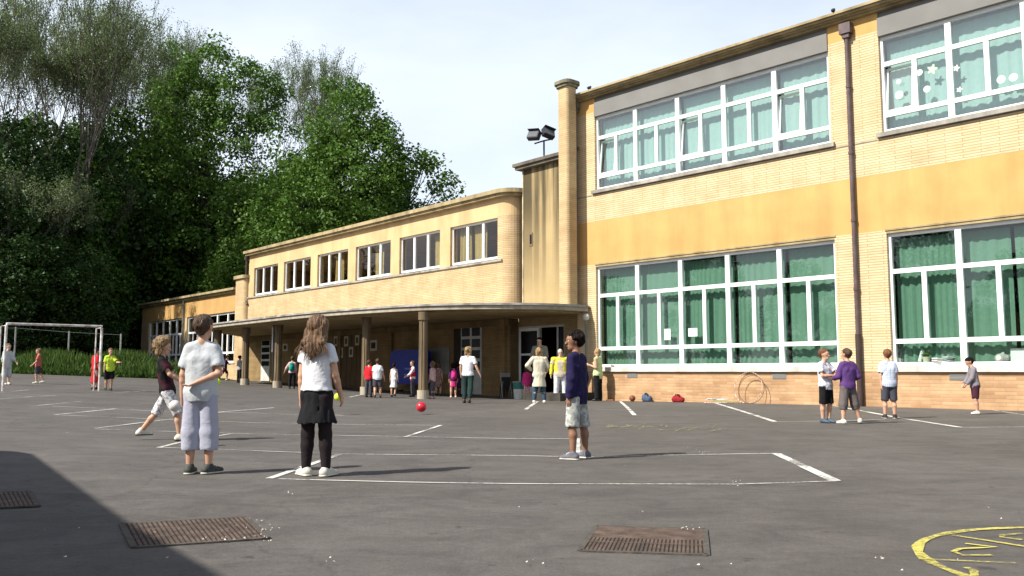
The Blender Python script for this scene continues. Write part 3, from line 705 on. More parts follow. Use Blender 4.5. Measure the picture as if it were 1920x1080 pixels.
# entrance wall with opening
da, dzt = MID.uz(1009, 611, TO); db, _ = MID.uz(1043, 611, TO); dc, _ = MID.uz(1058, 611, TO); dl, _ = MID.uz(970, 611, TO)
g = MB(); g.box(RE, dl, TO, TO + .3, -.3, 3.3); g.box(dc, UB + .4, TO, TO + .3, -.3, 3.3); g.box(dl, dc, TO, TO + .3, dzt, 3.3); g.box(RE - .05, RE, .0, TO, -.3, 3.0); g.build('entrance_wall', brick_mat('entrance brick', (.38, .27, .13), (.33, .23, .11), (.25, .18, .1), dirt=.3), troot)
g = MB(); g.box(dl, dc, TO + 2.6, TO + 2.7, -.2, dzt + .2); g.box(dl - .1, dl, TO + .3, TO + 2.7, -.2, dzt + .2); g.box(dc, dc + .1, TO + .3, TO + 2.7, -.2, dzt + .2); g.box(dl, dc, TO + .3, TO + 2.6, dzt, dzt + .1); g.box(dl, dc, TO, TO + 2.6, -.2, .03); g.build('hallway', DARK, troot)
g = MB()
for a in (dl, da, db, dc - .05): g.box(a, a + .07, TO + .02, TO + .12, .03, dzt)
g.box(dl, dc, TO + .018, TO + .125, dzt - .07, dzt - .001); g.box(db + .07, dc - .05, TO + .03, TO + .1, 1.45, 1.6)
fr = g.build('door_frame', DW, troot); MB().box(db + .07, dc - .05, TO + .05, TO + .06, 1.6, dzt - .07).build('side_light', DG, fr); MB().box(db + .07, dc - .05, TO + .05, TO + .07, .03, 1.45).build('side_panel', DW, fr)
sa, _ = MID.uz(992, 740, -1.2); sb, _ = MID.uz(1062, 740, -1.2); MB().box(sa, sb, -1.5, TO - .005, -.2, .20).build('door_step', mat('dark step', (.05, .045, .038), rough=.9, var=.4), troot)
# glazed door leaf
g = MB(); a, b = dl + .07, da; y0, y1 = TO + .03, TO + .08
g.box(a, a + .09, y0, y1, .05, dzt - .07); g.box(b - .09, b, y0, y1, .05, dzt - .07); g.box(a + .09, b - .09, y0, y1, .05, .35); g.box(a + .09, b - .09, y0, y1, dzt - .18, dzt - .07); g.box(a + .09, b - .09, y0, y1, 1.55, 1.63)
dr = g.build('glazed_door', WHITE, troot); MB().box(a + .09, b - .09, y0 + .02, y0 + .03, .35, dzt - .18).build('pane', DG, dr)
# chimney
cpos = at(1066, 600, 30.55)
croot = empty('chimney', (cpos.x, cpos.y, 0), -MID.phi); tag(croot, 'slender round cornered brick chimney with stone cap between tower and classroom wing', 'chimney')
_z = at(1066, 155, 30.55).z
def rpoly(hx, hy, r, n=6):
    P = []
    for (cx, cy, a0) in ((hx - r, -hy + r, -90), (hx - r, hy - r, 0), (-hx + r, hy - r, 90), (-hx + r, -hy + r, 180)):
        for k in range(n + 1):
            a = R(a0 + 90 * k / n); P.append((cx + r * math.cos(a), cy + r * math.sin(a)))
    return P
MB().prism(rpoly(.27, .26, .13), 3.29, _z - .22).build('shaft', brick_mat('chimney brick', (.56, .42, .23), (.50, .35, .19), (.40, .30, .18), dirt=.3), croot)
g = MB(); g.prism(rpoly(.34, .33, .19), _z - .22, _z - .12); g.prism(rpoly(.40, .39, .23), _z - .12, _z); g.build('cap', stain_mat('mossy cap', (.24, .22, .15), (.10, .09, .06), 1.5, .8), croot)
# rain pipe end beside the canopy
pp_ = MAIN.uz(1099, 600, -.25)[0]; wp = MAIN.w(pp_, -.25)
pr = empty('drain_pipe', (wp.x, wp.y, 0)); tag(pr, 'slim dark drain pipe with pale round hopper at the canopy end', 'pipe')
MB().tube([(0, 0, 0), (0, 0, 2.75)], .05, 10).build('pipe', PIPEG, pr); MB().sphere((0, 0, 2.85), (.12, .12, .13)).build('hopper', mat('pale hopper', (.5, .48, .42), var=.3), pr, smooth=True)
# wall lamp
u, z = MID.uz(963, 614, TO); wl = MID.w(u, TO - .05); lr = empty('wall_lamp', (wl.x, wl.y, z), -MID.phi); tag(lr, 'small pale wall lamp left of the open entrance', 'lamp')
MB().tube([(0, 0, -.16), (0, 0, .14)], .05, 12).build('shade', mat('lamp glass', (.55, .48, .33)), lr); MB().box(-.05, .05, .03, .06, -.08, .08).build('bracket', METAL, lr)

# --- far low wing
froot = empty('low_wing', (MID.o.x, MID.o.y, 0), -MID.phi); tag(froot, 'low single storey wing with white gridded windows at the far end', 'school building')
fa, fb, fz = -43.8, -26.1, 6.1
FB = stain_mat('far orange plaster', (.50, .31, .12), (.40, .24, .10), .5, .6)
mid_ = MID.uz(345, 620)[0]
wa = [(fa + 1.6, mid_ - .35), (mid_ + .5, fb + .0)]
g = MB(); g.box(fa, wa[0][0], 0, .4, 0, 4.65); g.box(wa[0][1], wa[1][0], 0, .4, 0, 4.65); g.box(fa, fb, 0, .4, 0, 1.45); g.build('brick_wall', BRKM, froot)
MB().box(fa, fb, .003, .4, 4.65, fz - .3).build('plaster_band', FB, froot)
g = MB(); g.box(fa - .3, fb, -.32, 8, fz - .14, fz); g.box(fa - .15, fb, -.15, 8, fz - .3, fz - .14); g.build('cornice', CORN, froot)
g = MB(); g.box(fa, fb, 7.6, 8, 0, fz - .3); g.box(fa, fa + .3, .4, 7.6, 0, fz - .3); g.box(fa + .3, fb, 5, 5.1, 0, fz - .3); g.build('rear_wall', BRKM, froot)
g = MB(); g.tube([(mid_, -.1, 0), (mid_, -.1, fz - .3)], .07, 8); g.build('downpipe', PIPEG, froot)
for a, b in wa:
    m = MB(); n = 5; bw = (b - a) / n; z0, z1 = 1.46, 4.65; zt = 3.55; zt2 = 2.1; y = .15
    for z in (z0 + .06, zt, zt2, z1 - .06): m.box(a, b, y - .04, y + .04, z - .06, z + .06)
    for i in range(n + 1): m.box(a + bw * i - (.07 if i else 0), a + bw * i + (.07 if i < n else 0), y - .05, y + .05, z0, z1)
    for i in range(n): m.box(a + bw * (i + .5) - .05, a + bw * (i + .5) + .05, y - .03, y + .03, zt2, zt)
    f = m.build('window', WHITE, froot); MB().quad((a, y, z0), (b, y, z0), (b, y, z1), (a, y, z1)).build('pane', GLS3, f)
# pillar at the joint of the low wing
xa, _ = MID.uz(442, 600, -.1); xb, _ = MID.uz(461, 600, -.1); zc = MID.uz(450, 518, -.1)[1]
proot = empty('brick_pillar', (MID.o.x, MID.o.y, 0), -MID.phi); tag(proot, 'pale brick pillar with cap at the end of the low wing', 'pillar')
MB().prism([(p[0] + (xa + xb) / 2, p[1] + .1) for p in rpoly((xb - xa) / 2, .35, .25)], .2, zc - .2).build('shaft', BRKM, proot)
MB().prism([(p[0] + (xa + xb) / 2, p[1] + .1) for p in rpoly((xb - xa) / 2 + .12, .47, .3)], zc - .2, zc).build('cap', CORN, proot)
MB().box(xb + .01, E0 - .02, .05, 4, .2, zc - .05).build('link_wall', PLASM, proot)

# annex that throws the shadow at the lower left (outside the frame)
Hb = 4.0; k = Hb / math.tan(SUN_EL); off = Vector((-SUN_AZ[0] * k, -SUN_AZ[1] * k)); sp = [gp(470, 1110), gp(420, 1080), gp(240, 975), gp(72, 851), gp(40, 846)]
sp = [Vector((p.x, p.y)) - off for p in sp]; d0 = (sp[1] - sp[2]).normalized()
P = [sp[2] + d0 * 14, sp[2], sp[3], sp[4], sp[4] + Vector((-9, 1.0)), Vector((-30, 0)), Vector((-22, -14))]
an = empty('annex_building', (0, 0, 0)); tag(an, 'flat roofed brick annex beside the camera casting the corner shadow', 'school building')
MB().prism([tuple(p) for p in P], -.2, Hb - .25).build('wall', BRKM, an); MB().prism([tuple(p) for p in P], Hb - .25, Hb).build('roof_edge', CORN, an)

# ------------------------------------------------------------------ smooth bodies (distance field -> one continuous mesh)
class Vol:
    def __init__(s): s.p = []
    def add(s, a, b, ra, rb=None, flat=None, fs=1.0, k=.02): s.p.append(('+', Vector(a), Vector(b), ra, ra if rb is None else rb, flat, fs, k)); return s
    def sub(s, a, b, ra, rb=None, flat=None, fs=1.0, k=.01): s.p.append(('-', Vector(a), Vector(b), ra, ra if rb is None else rb, flat, fs, k)); return s
    def cut(s, p, n): s.p.append(('c', Vector(p), Vector(n).normalized())); return s
    def mesh(s, vox, disp=None):
        lo = np.array([1e9] * 3); hi = -lo
        for q in s.p:
            if q[0] != '+': continue
            for pt, r in ((q[1], q[3]), (q[2], q[4])):
                lo = np.minimum(lo, np.array(pt) - r); hi = np.maximum(hi, np.array(pt) + r)
        lo -= vox * 3; hi += vox * 3; n = np.ceil((hi - lo) / vox).astype(int) + 1
        ax = [lo[i] + np.arange(n[i]) * vox for i in range(3)]
        D = np.full(tuple(n), .2, np.float32)
        for q in s.p:
            if q[0] == 'c':
                d = (ax[0][:, None, None] - q[1].x) * q[2].x + (ax[1][None, :, None] - q[1].y) * q[2].y + (ax[2][None, None, :] - q[1].z) * q[2].z
                D = np.maximum(D, d.astype(np.float32)); continue
            op, a, b, ra, rb, flat, fs, k = q; R_ = max(ra, rb) + k + 3 * vox + .02
            sl = []
            for i in range(3):
                l = int(max(0, math.floor((min(a[i], b[i]) - R_ - lo[i]) / vox))); h = int(min(n[i], math.ceil((max(a[i], b[i]) + R_ - lo[i]) / vox) + 1)); sl.append(slice(l, max(h, l)))
            X = ax[0][sl[0]][:, None, None] - a.x; Y = ax[1][sl[1]][None, :, None] - a.y; Z = ax[2][sl[2]][None, None, :] - a.z
            ab = b - a; L2 = ab.length_squared
            t = np.clip((X * ab.x + Y * ab.y + Z * ab.z) / L2, 0, 1) if L2 > 1e-12 else np.zeros(np.broadcast(X, Y, Z).shape)
            x = X - t * ab.x; y = Y - t * ab.y; z = Z - t * ab.z
            if flat is not None:
                m = Vector(flat).normalized(); dn = (x * m.x + y * m.y + z * m.z) * (1 / fs - 1); x = x + m.x * dn; y = y + m.y * dn; z = z + m.z * dn
            d = (np.sqrt(x * x + y * y + z * z) - (ra + (rb - ra) * t)).astype(np.float32)
            C = D[tuple(sl)]
            if op == '+':
                h = np.maximum(k - np.abs(C - d), 0) / k; D[tuple(sl)] = np.minimum(C, d) - h * h * k * .25
            else:
                d = -d; h = np.maximum(k - np.abs(C - d), 0) / k; D[tuple(sl)] = np.maximum(C, d) + h * h * k * .25
        if disp:
            amp, fr, ph = disp[:3]; zf = disp[3] if len(disp) > 3 else 1.0; X = ax[0][:, None, None]; Y = ax[1][None, :, None]; Z = ax[2][None, None, :] * zf
            D = D + (amp * (np.sin(X * fr * 1.3 + 2.1 * np.sin(Z * fr * .6 + ph)) * np.sin(Z * fr + 1.7 * np.sin(X * fr * .9 + Y * fr * .7 + ph)) + .6 * np.sin(Y * fr * 1.9 + Z * fr * .5 + ph) * np.sin(X * fr * 2.1 + ph + Z * fr * .3))).astype(np.float32)
        D[0] = D[-1] = .2; D[:, 0] = D[:, -1] = .2; D[:, :, 0] = D[:, :, -1] = .2
        return surf(D, lo, vox)
def surf(D, lo, vox):
    """surface nets"""
    S = D < 0; nx, ny, nz = D.shape
    cnt = np.zeros((nx - 1, ny - 1, nz - 1), np.int8); 
    for i in (0, 1):
        for j in (0, 1):
            for k in (0, 1): cnt += S[i:nx - 1 + i, j:ny - 1 + j, k:nz - 1 + k]
    act = (cnt > 0) & (cnt < 8); idx = np.full(act.shape, -1, np.int64); C = np.argwhere(act); idx[act] = np.arange(len(C))
    acc = np.zeros((len(C), 3)); num = np.zeros(len(C)); corners = [(i, j, k) for i in (0, 1) for j in (0, 1) for k in (0, 1)]
    for a in corners:
        for ax in range(3):
            if a[ax]: continue
            b = list(a); b[ax] = 1
            da = D[C[:, 0] + a[0], C[:, 1] + a[1], C[:, 2] + a[2]]; db = D[C[:, 0] + b[0], C[:, 1] + b[1], C[:, 2] + b[2]]
            m = (da < 0) != (db < 0); t = np.where(m, da / np.where(m, da - db, 1), 0)
            P = np.array(a, float)[None] + t[:, None] * (np.array(b) - np.array(a))[None]
            acc[m] += P[m]; num[m] += 1
    V = (C + acc / np.maximum(num, 1)[:, None]) * vox + lo
    Fs = []
    for ax in range(3):
        s0 = [slice(None)] * 3; s1 = [slice(None)] * 3; s0[ax] = slice(0, -1); s1[ax] = slice(1, None)
        e = S[tuple(s0)] != S[tuple(s1)]; E = np.argwhere(e)
        o1, o2 = [(1, 2), (2, 0), (0, 1)][ax]
        E = E[(E[:, o1] > 0) & (E[:, o2] > 0) & (E[:, o1] < D.shape[o1] - 1) & (E[:, o2] < D.shape[o2] - 1)]
        def g(a, b):
            q = E.copy(); q[:, o1] -= a; q[:, o2] -= b; return idx[q[:, 0], q[:, 1], q[:, 2]]
        Q = np.stack([g(0, 0), g(1, 0), g(1, 1), g(0, 1)], 1); ins = S[E[:, 0], E[:, 1], E[:, 2]]
        Q[~ins] = Q[~ins][:, ::-1]; Fs.append(Q)
    Q = np.concatenate(Fs); Q = Q[(Q >= 0).all(1)]
    return V, Q
def np_mesh(name, V, Fq, m, smooth=True):
    me = bpy.data.meshes.new(name); nf = len(Fq); k = Fq.shape[1]
    me.vertices.add(len(V)); me.vertices.foreach_set('co', np.asarray(V, np.float32).ravel())
    me.loops.add(nf * k); me.loops.foreach_set('vertex_index', Fq.astype(np.int32).ravel())
    me.polygons.add(nf); me.polygons.foreach_set('loop_start', np.arange(0, nf * k, k, dtype=np.int32))
    me.update(calc_edges=True)
    if m: me.materials.append(m)
    if smooth: me.shade_smooth()
    return me
def vobj(name, vol, vox, m, parent, disp=None):
    V, Q = vol.mesh(vox, disp)
    o = bpy.data.objects.new(name, np_mesh(name, V, Q, m)); COL.objects.link(o); o.parent = parent; return o

SKIN = mat('skin', (.52, .30, .20), rough=.55, spec=.3, var=.12, vscale=12)
SKIN2 = mat('tanned skin', (.24, .125, .075), rough=.55, spec=.3, var=.12, vscale=12)
SKIN3 = mat('pale skin', (.60, .38, .28), rough=.55, spec=.3, var=.12, vscale=12)
EYE_W = mat('eye white', (.7, .7, .68), rough=.3); IRIS = mat('iris', (.03, .02, .015), rough=.2); LIP = mat('lips', (.36, .13, .10), rough=.5)
def N(x, y, z): return Vector((x, y, z)).normalized()
def person(px, feet, H, heading, label, skin=SKIN, hair=None, vox=.012, ground=None, group=None, lean=(0, 0, 1), twist=0, headyaw=0, headpitch=0,
           armL=None, armR=None, legL=None, legR=None, footL=0, footR=0, child=True, slim=1.0, top=None, bottom=None, shoes=None, hairstyle='short', fingers=True, lift=0.0, wide=1.0, sole=None, extra=None, hipx=None):
    """local frame: faces -Y, left hand at +X. arm/leg: (upper direction, lower direction). heading turns it about Z."""
    P = ground if ground is not None else gp(px, feet)
    if child: wide *= .90; slim *= .93
    root = empty('person', P, heading); tag(root, label, 'person', group)
    hs = .082 if child else .070       # half head height
    zs = .795 if child else .815
    sx = (.096 if child else .106) * H * wide; hx = (.056 if child else .054) * H * wide
    up = Vector(lean).normalized()
    side = Vector((math.cos(twist), math.sin(twist), 0)); side = (side - up * side.dot(up)).normalized(); fw = up.cross(side) * -1   # forward = -Y when untwisted
    fw = side.cross(up) * 1.0
    if fw.y > 0 and abs(twist) < 1.5: fw = -fw
    pel = Vector((0, 0, .49 * H))
    tl = (zs - .49) * H
    che = pel + up * tl * .62; nb = pel + up * (tl + .035 * H)
    nL, nR = legL or (N(.06, 0, -1), N(.02, 0.02, -1)), legR or (N(-.06, 0, -1), N(-.02, 0.02, -1))
    th, sh = .232 * H, .222 * H; hipz = pel - Vector((0, 0, .01 * H))
    J = {}
    for s_, nm, lg in ((1, 'L', nL), (-1, 'R', nR)):
        hp = hipz + Vector((s_ * hx, 0, 0)); kn = hp + Vector(lg[0]).normalized() * th; an_ = kn + Vector(lg[1]).normalized() * sh
        J['hip' + nm], J['knee' + nm], J['ank' + nm] = hp, kn, an_
    dz = .042 * H - min(J['ankL'].z, J['ankR'].z) + lift
    mvx = hipx if hipx is not None else -(J['ankL'].x + J['ankR'].x) / 2
    D = Vector((mvx, -(J['ankL'].y + J['ankR'].y) / 2 if hipx is None else 0, dz))
    for k_ in J: J[k_] = J[k_] + D
    pel, che, nb = pel + D, che + D, nb + D
    ua, fa_ = .165 * H, .145 * H
    dA = (N(.16, .0, -1), N(.08, -.12, -1)); aL = armL or dA; aR = armR or (N(-.16, .0, -1), N(-.08, -.12, -1))
    for s_, nm, a in ((1, 'L', aL), (-1, 'R', aR)):
        shp = pel + up * (tl - .012 * H) + side * (s_ * sx); el_ = shp + Vector(a[0]).normalized() * ua; wr = el_ + Vector(a[1]).normalized() * fa_
        J['sho' + nm], J['elb' + nm], J['wri' + nm] = shp, el_, wr
    b = Vol(); S = slim
    # head frame
    hf = Matrix.Rotation(headyaw, 3, 'Z') @ Vector(fw); hf.z -= math.tan(headpitch); hf.normalize(); hl = Vector((0, 0, 1)).cross(hf).normalized() * 1.0
    if hl.dot(side) < 0 and abs(headyaw) < 1.5: hl = -hl
    hu = hf.cross(hl); hu = hu if hu.z > 0 else -hu
    hc = nb + up * (.035 * H) + hu * (hs * .72 * H) + hf * .012 * H
    h = hs * H
    def hp_(f, l, u): return hc + hf * f * h + hl * l * h + hu * u * h
    b.add(pel + side * hx * .7, pel - side * hx * .7, .068 * H * S, flat=fw, fs=.85, k=.03)
    b.add(pel + up * .02 * H, pel + up * tl * .45, .070 * H * S, .066 * H * S, flat=fw, fs=.8, k=.04)
    b.add(pel + up * tl * .35 + side * .03 * H, che + up * .03 * H + side * .035 * H, .062 * H * S, .066 * H * S, flat=fw, fs=.85, k=.04)
    b.add(pel + up * tl * .35 - side * .03 * H, che + up * .03 * H - side * .035 * H, .062 * H * S, .066 * H * S, flat=fw, fs=.85, k=.04)
    b.add(J['shoL'] - side * .01 * H, J['shoR'] + side * .01 * H, .031 * H * S, k=.04)
    b.add(pel + up * tl + side * .05 * H, nb + up * .0 * H, .030 * H, .026 * H, k=.03); b.add(pel + up * tl - side * .05 * H, nb, .030 * H, .026 * H, k=.03)
    b.add(nb - up * .03 * H, hp_(-.1, 0, -.4), (.027 if child else .031) * H, k=.02)
    for nm in 'LR':
        a_, k_, n_ = J['hip' + nm], J['knee' + nm], J['ank' + nm]
        b.add(a_, k_, .056 * H * S, .035 * H * S, k=.02); m = k_.lerp(n_, .32) + Vector((0, .006 * H, 0))
        b.add(k_, m, .034 * H * S, .035 * H * S, k=.02); b.add(m, n_, .035 * H * S, .021 * H, k=.02)
        a_, k_, n_ = J['sho' + nm], J['elb' + nm], J['wri' + nm]
        b.add(a_, k_, .032 * H * S, .024 * H * S, k=.02); m = k_.lerp(n_, .3); b.add(k_, m, .024 * H * S, .024 * H * S, k=.012); b.add(m, n_, .024 * H * S, .0155 * H, k=.012)
        fd = Vector((0, -1, 0)); fd.rotate(Matrix.Rotation(footL if nm == 'L' else footR, 3, 'Z')); n_ = J['ank' + nm]
        J['fd' + nm] = fd; zt = n_.z - .042 * H
        b.add(n_, Vector((n_.x, n_.y, zt + .024 * H)) - fd * .02 * H, .022 * H, .020 * H, k=.015)
        b.add(Vector((n_.x, n_.y, zt + .022 * H)) - fd * .015 * H, Vector((n_.x, n_.y, zt + .016 * H)) + fd * .095 * H, .020 * H, .015 * H, k=.02)
        # hand
        sgn = 1 if nm == 'L' else -1; hd = (J['wri' + nm] - J['elb' + nm]).normalized()
        pn = (fw.cross(hd)).normalized() * 1.0   # palm faces the thigh: thumb forward
        if pn.dot(side) * sgn > 0: pn = -pn
        th_ = hd.cross(pn).normalized(); th_ = th_ if th_.dot(fw) > 0 else -th_
        w0 = J['wri' + nm]; u_ = H
        for q in (-.010, -.003, .004, .011): b.add(w0 + hd * .006 * u_ + th_ * q * .6 * u_, w0 + hd * .046 * u_ + th_ * q * u_, .0085 * u_, .0075 * u_, k=.008)
        if fingers:
            for q, ln in ((.0135, .036), (.0045, .041), (-.0045, .038), (-.013, .029)):
                p0 = w0 + hd * .048 * u_ + th_ * q * u_; p1 = p0 + (hd * .92 + pn * .35).normalized() * ln * .5 * u_; p2 = p1 + (hd * .7 + pn * .75).normalized() * ln * .5 * u_
                b.add(p0, p1, .0056 * u_, .0052 * u_, k=.003); b.add(p1, p2, .0052 * u_, .0044 * u_, k=.003)
            p0 = w0 + hd * .014 * u_ + th_ * .012 * u_; p1 = p0 + (hd * .7 + th_ * .7).normalized() * .022 * u_; p2 = p1 + (hd * .9 + th_ * .25 + pn * .3).normalized() * .018 * u_
            b.add(p0, p1, .0066 * u_, .0058 * u_, k=.005); b.add(p1, p2, .0058 * u_, .0048 * u_, k=.003)
    # head: cranium, face, jaw, nose, ears, brow, lips
    b.add(hp_(-.22, 0, .22), hp_(.05, 0, .25), .70 * h, .68 * h, flat=hl, fs=.88, k=.02)
    b.add(hp_(.18, 0, .1), hp_(.30, 0, -.50), .56 * h, .36 * h, flat=hl, fs=.9, k=.03)
    b.add(hp_(.52, 0, -.74), hp_(.40, 0, -.70), .17 * h, .22 * h, k=.02)
    b.add(hp_(.76, 0, .02), hp_(.90, 0, -.24), .06 * h, .10 * h, k=.015); b.add(hp_(.84, .08, -.28), hp_(.84, -.08, -.28), .06 * h, k=.008)
    b.add(hp_(.70, .26, .14), hp_(.74, -.26, .14), .08 * h, k=.02)
    b.add(hp_(.70, .11, -.50), hp_(.70, -.11, -.50), .065 * h, k=.01)
    for s_ in (1, -1):
        b.add(hp_(-.08, .64 * s_, .08), hp_(-.04, .64 * s_, -.20), .12 * h, .08 * h, flat=hl, fs=.45, k=.008)
        b.sub(hp_(.80, .27 * s_, .0), hp_(.80, .27 * s_, -.0), .10 * h, k=.02)
    body = vobj('body', b, vox, skin, root)
    for s_ in (1, -1):
        c = hp_(.635, .26 * s_, .0); e = MB().sphere(c, .085 * h, 10, 8).build('eye', EYE_W, root, smooth=True)
        MB().sphere(c + hf * .045 * h, .052 * h, 8, 6).build('iris', IRIS, e, smooth=True)
    MB().tube([hp_(.755, .14, -.49), hp_(.79, 0, -.50), hp_(.755, -.14, -.49)], .03 * h, 6).build('mouth', LIP, root, smooth=True)
    # clothes
    def leg_part(v, nm, r0, r1, frac, rk=None, hollow=True):
        a_, k_, n_ = J['hip' + nm], J['knee' + nm], J['ank' + nm]
        if frac <= 1: v.add(a_, a_.lerp(k_, frac), r0, r0 + (r1 - r0) * 1, k=.025); e = a_.lerp(k_, frac); dr = (k_ - a_).normalized(); rr_ = r1
        else:
            rk = rk or (r0 + r1) / 2; v.add(a_, k_, r0, rk, k=.025); e = k_.lerp(n_, frac - 1); v.add(k_, e, rk, r1, k=.02); dr = (n_ - k_).normalized(); rr_ = r1
        return e, dr, rr_
    if bottom:
        kind = bottom['kind']; m = bottom['m']; v = Vol(); wz = pel + up * .055 * H; disp = bottom.get('disp', (.0035, 34, 1.0, .4))
        v.add(pel + side * hx * .72, pel - side * hx * .72, .079 * H * S, flat=fw, fs=.86, k=.03); v.add(pel, wz, .078 * H * S, .074 * H * S, flat=fw, fs=.84, k=.03)
        if kind == 'skirt' or kind == 'dress':
            L_ = bottom.get('len', .22) * H; fl = bottom.get('flare', .12) * H; kk = (J['kneeL'] + J['kneeR']) / 2; dn = (kk - pel).normalized(); e = pel + dn * L_
            v.add(pel + up * .0, e + dn * .02 * H, .080 * H * S, fl, flat=fw, fs=.85, k=.03); v.cut(e, dn); disp = (.007, 40, .4, .12)
            v.sub(e + dn * .06 * H, e - dn * .05 * H, fl * .93, fl * .7, flat=fw, fs=.85, k=.004)
            v.cut(wz + up * .01 * H, up)
            vobj(bottom.get('name', 'skirt'), v, vox, m, root, disp)
            if bottom.get('legs'):
                v = Vol()
                for nm in 'LR':
                    e_, dr, r_ = leg_part(v, nm, .059 * H, .0255 * H, 1.93, .039 * H)
                    mc = J['knee' + nm].lerp(J['ank' + nm], .32); v.add(J['knee' + nm], mc, .0395 * H, .0385 * H, k=.02); v.add(mc, J['ank' + nm], .0385 * H, .0245 * H, k=.02)
                vobj('leggings', v, vox, bottom['legs'], root)
        else:
            fr = bottom.get('frac', .85); r0 = bottom.get('r0', .064) * H * S; r1 = bottom.get('r1', .058) * H * S; ends = []
            vv = v
            for nm in 'LR': ends.append(leg_part(v, nm, r0, r1, fr, bottom.get('rk', None) and bottom['rk'] * H))
            # flat hems, then hollow them
            for e, dr, r_ in ends: v.p.append(('-', e + dr * r_ * 1.02, e + dr * (r_ * 1.02 + .03 * H), r_ * 1.08, r_ * 1.2, dr, .98, .004))
            for e, dr, r_ in ends: v.sub(e + dr * .02 * H, e - dr * .03 * H, r_ * .84, r_ * .6, k=.004)
            v.cut(wz + up * .01 * H, up)
            vobj(bottom.get('name', 'shorts' if fr < 1.6 else 'trousers'), v, vox, m, root, disp)
    if top:
        m = top['m']; v = Vol(); inf = top.get('inf', .012) * H; hem = top.get('hem', .0) * H; disp = top.get('disp', (.003, 32, 2.0, .6)); sl = top.get('sleeve', .55)
        lo_ = pel - up * (hem + .03 * H)
        v.add(pel + side * hx * .62 + up * .02 * H, pel - side * hx * .62 + up * .02 * H, .080 * H * S + inf * .6, flat=fw, fs=.90, k=.03)
        if hem > 0: v.add(pel, pel - up * hem, .082 * H * S + inf, (.082 + .12 * top.get('flare', 0)) * H * S + inf, flat=fw, fs=.84, k=.03)
        v.add(pel + up * .01 * H, pel + up * tl * .5, .080 * H * S + inf * .6, .068 * H * S + inf, flat=fw, fs=.86, k=.04)
        for s_ in (1, -1): v.add(pel + up * tl * .35 + side * s_ * .03 * H, che + up * .03 * H + side * s_ * .037 * H, .062 * H * S + inf, .066 * H * S + inf, flat=fw, fs=.87, k=.04)
        v.add(J['shoL'] - side * .012 * H, J['shoR'] + side * .012 * H, .031 * H * S + inf * .6, k=.045)
        for s_ in (1, -1): v.add(pel + up * tl + side * s_ * .055 * H, nb + side * s_ * .02 * H - up * .012 * H, .030 * H + inf * .5, .022 * H + inf * .5, k=.03)
        hs_ = []
        for nm in 'LR':
            a_, k_, n_ = J['sho' + nm], J['elb' + nm], J['wri' + nm]
            if sl <= 0: continue
            if sl <= 1: e = a_.lerp(k_, sl); v.add(a_, e, .032 * H * S + inf * .6, top.get('sr', .036) * H * S + inf * .7, k=.02); dr = (k_ - a_).normalized(); r_ = top.get('sr', .036) * H * S + inf * .7
            else: v.add(a_, k_, .032 * H * S + inf * .7, .027 * H + inf * .8, k=.02); e = k_.lerp(n_, sl - 1); v.add(k_, e, .028 * H + inf * .8, .021 * H + inf * .6, k=.015); dr = (n_ - k_).normalized(); r_ = .021 * H + inf * .6
            hs_.append((e, dr, r_))
        for e, dr, r_ in hs_: v.sub(e + dr * .02 * H, e - dr * .012 * H, r_ * .86, r_ * .6, k=.004)
        v.cut(pel - up * (hem + .012 * H), -up)
        v.sub(nb + up * .035 * H + fw * .012 * H, nb + up * .01 * H + fw * .014 * H, .047 * H, .034 * H, k=.008)
        vobj(top.get('name', 'shirt'), v, vox, m, root, disp)
        if top.get('vest'):
            v = Vol(); 
            v.add(pel + up * .0, pel + up * tl * .5, .082 * H + inf, .078 * H + inf, flat=fw, fs=.84, k=.04)
            for s_ in (1, -1): v.add(pel + up * tl * .35 + side * s_ * .03 * H, che + up * .05 * H + side * s_ * .03 * H, .068 * H + inf, .066 * H + inf, flat=fw, fs=.9, k=.04)
            vobj('vest', v, vox, top['vest'], root, disp)
    if shoes:
        for nm in 'LR':
            v = Vol(); n_ = J['ank' + nm]; fd = J['fd' + nm]; zt = n_.z - .042 * H; q = Vector((n_.x, n_.y, zt)); U = Vector((0, 0, 1)); w_ = fd.cross(U)
            v.add(q - fd * .022 * H + U * .024 * H, q + fd * .085 * H + U * .018 * H, .028 * H, .023 * H, flat=U, fs=.9, k=.02)
            v.add(q - fd * .018 * H + U * .03 * H, q + U * .052 * H, .028 * H, .027 * H, k=.015); v.add(q + U * .04 * H + fd * .01 * H, q + fd * .06 * H + U * .022 * H, .024 * H, .022 * H, k=.015)
            v.cut(q + U * .004 * H, -U)
            o = vobj('shoe', v, min(vox, .009), shoes, root)
            if sole:
                v = Vol(); v.add(q - fd * .022 * H + U * .008 * H, q + fd * .088 * H + U * .008 * H, .031 * H, .026 * H, flat=U, fs=.36, k=.01); v.cut(q + U * .0005 * H, -U); vobj('sole', v, min(vox, .009), sole, o)
                if skin and top and vox < .01:
                    g_ = MB()
                    for t in (.015, .032, .048): g_.tube([q + fd * t * H + U * (.066 - t * .45) * H + w_ * .014 * H, q + fd * t * H + U * (.074 - t * .45) * H, q + fd * t * H + U * (.066 - t * .45) * H - w_ * .014 * H], .0028 * H, 6)
                    g_.build('lace', PAPER, o)
    if bottom and bottom.get('socks'):
        for nm in 'LR':
            v = Vol(); n_ = J['ank' + nm]; v.add(n_ - Vector((0, 0, .01 * H)), n_.lerp(J['knee' + nm], .16), .024 * H, .025 * H, k=.01); vobj('sock', v, vox, bottom['socks'], root)
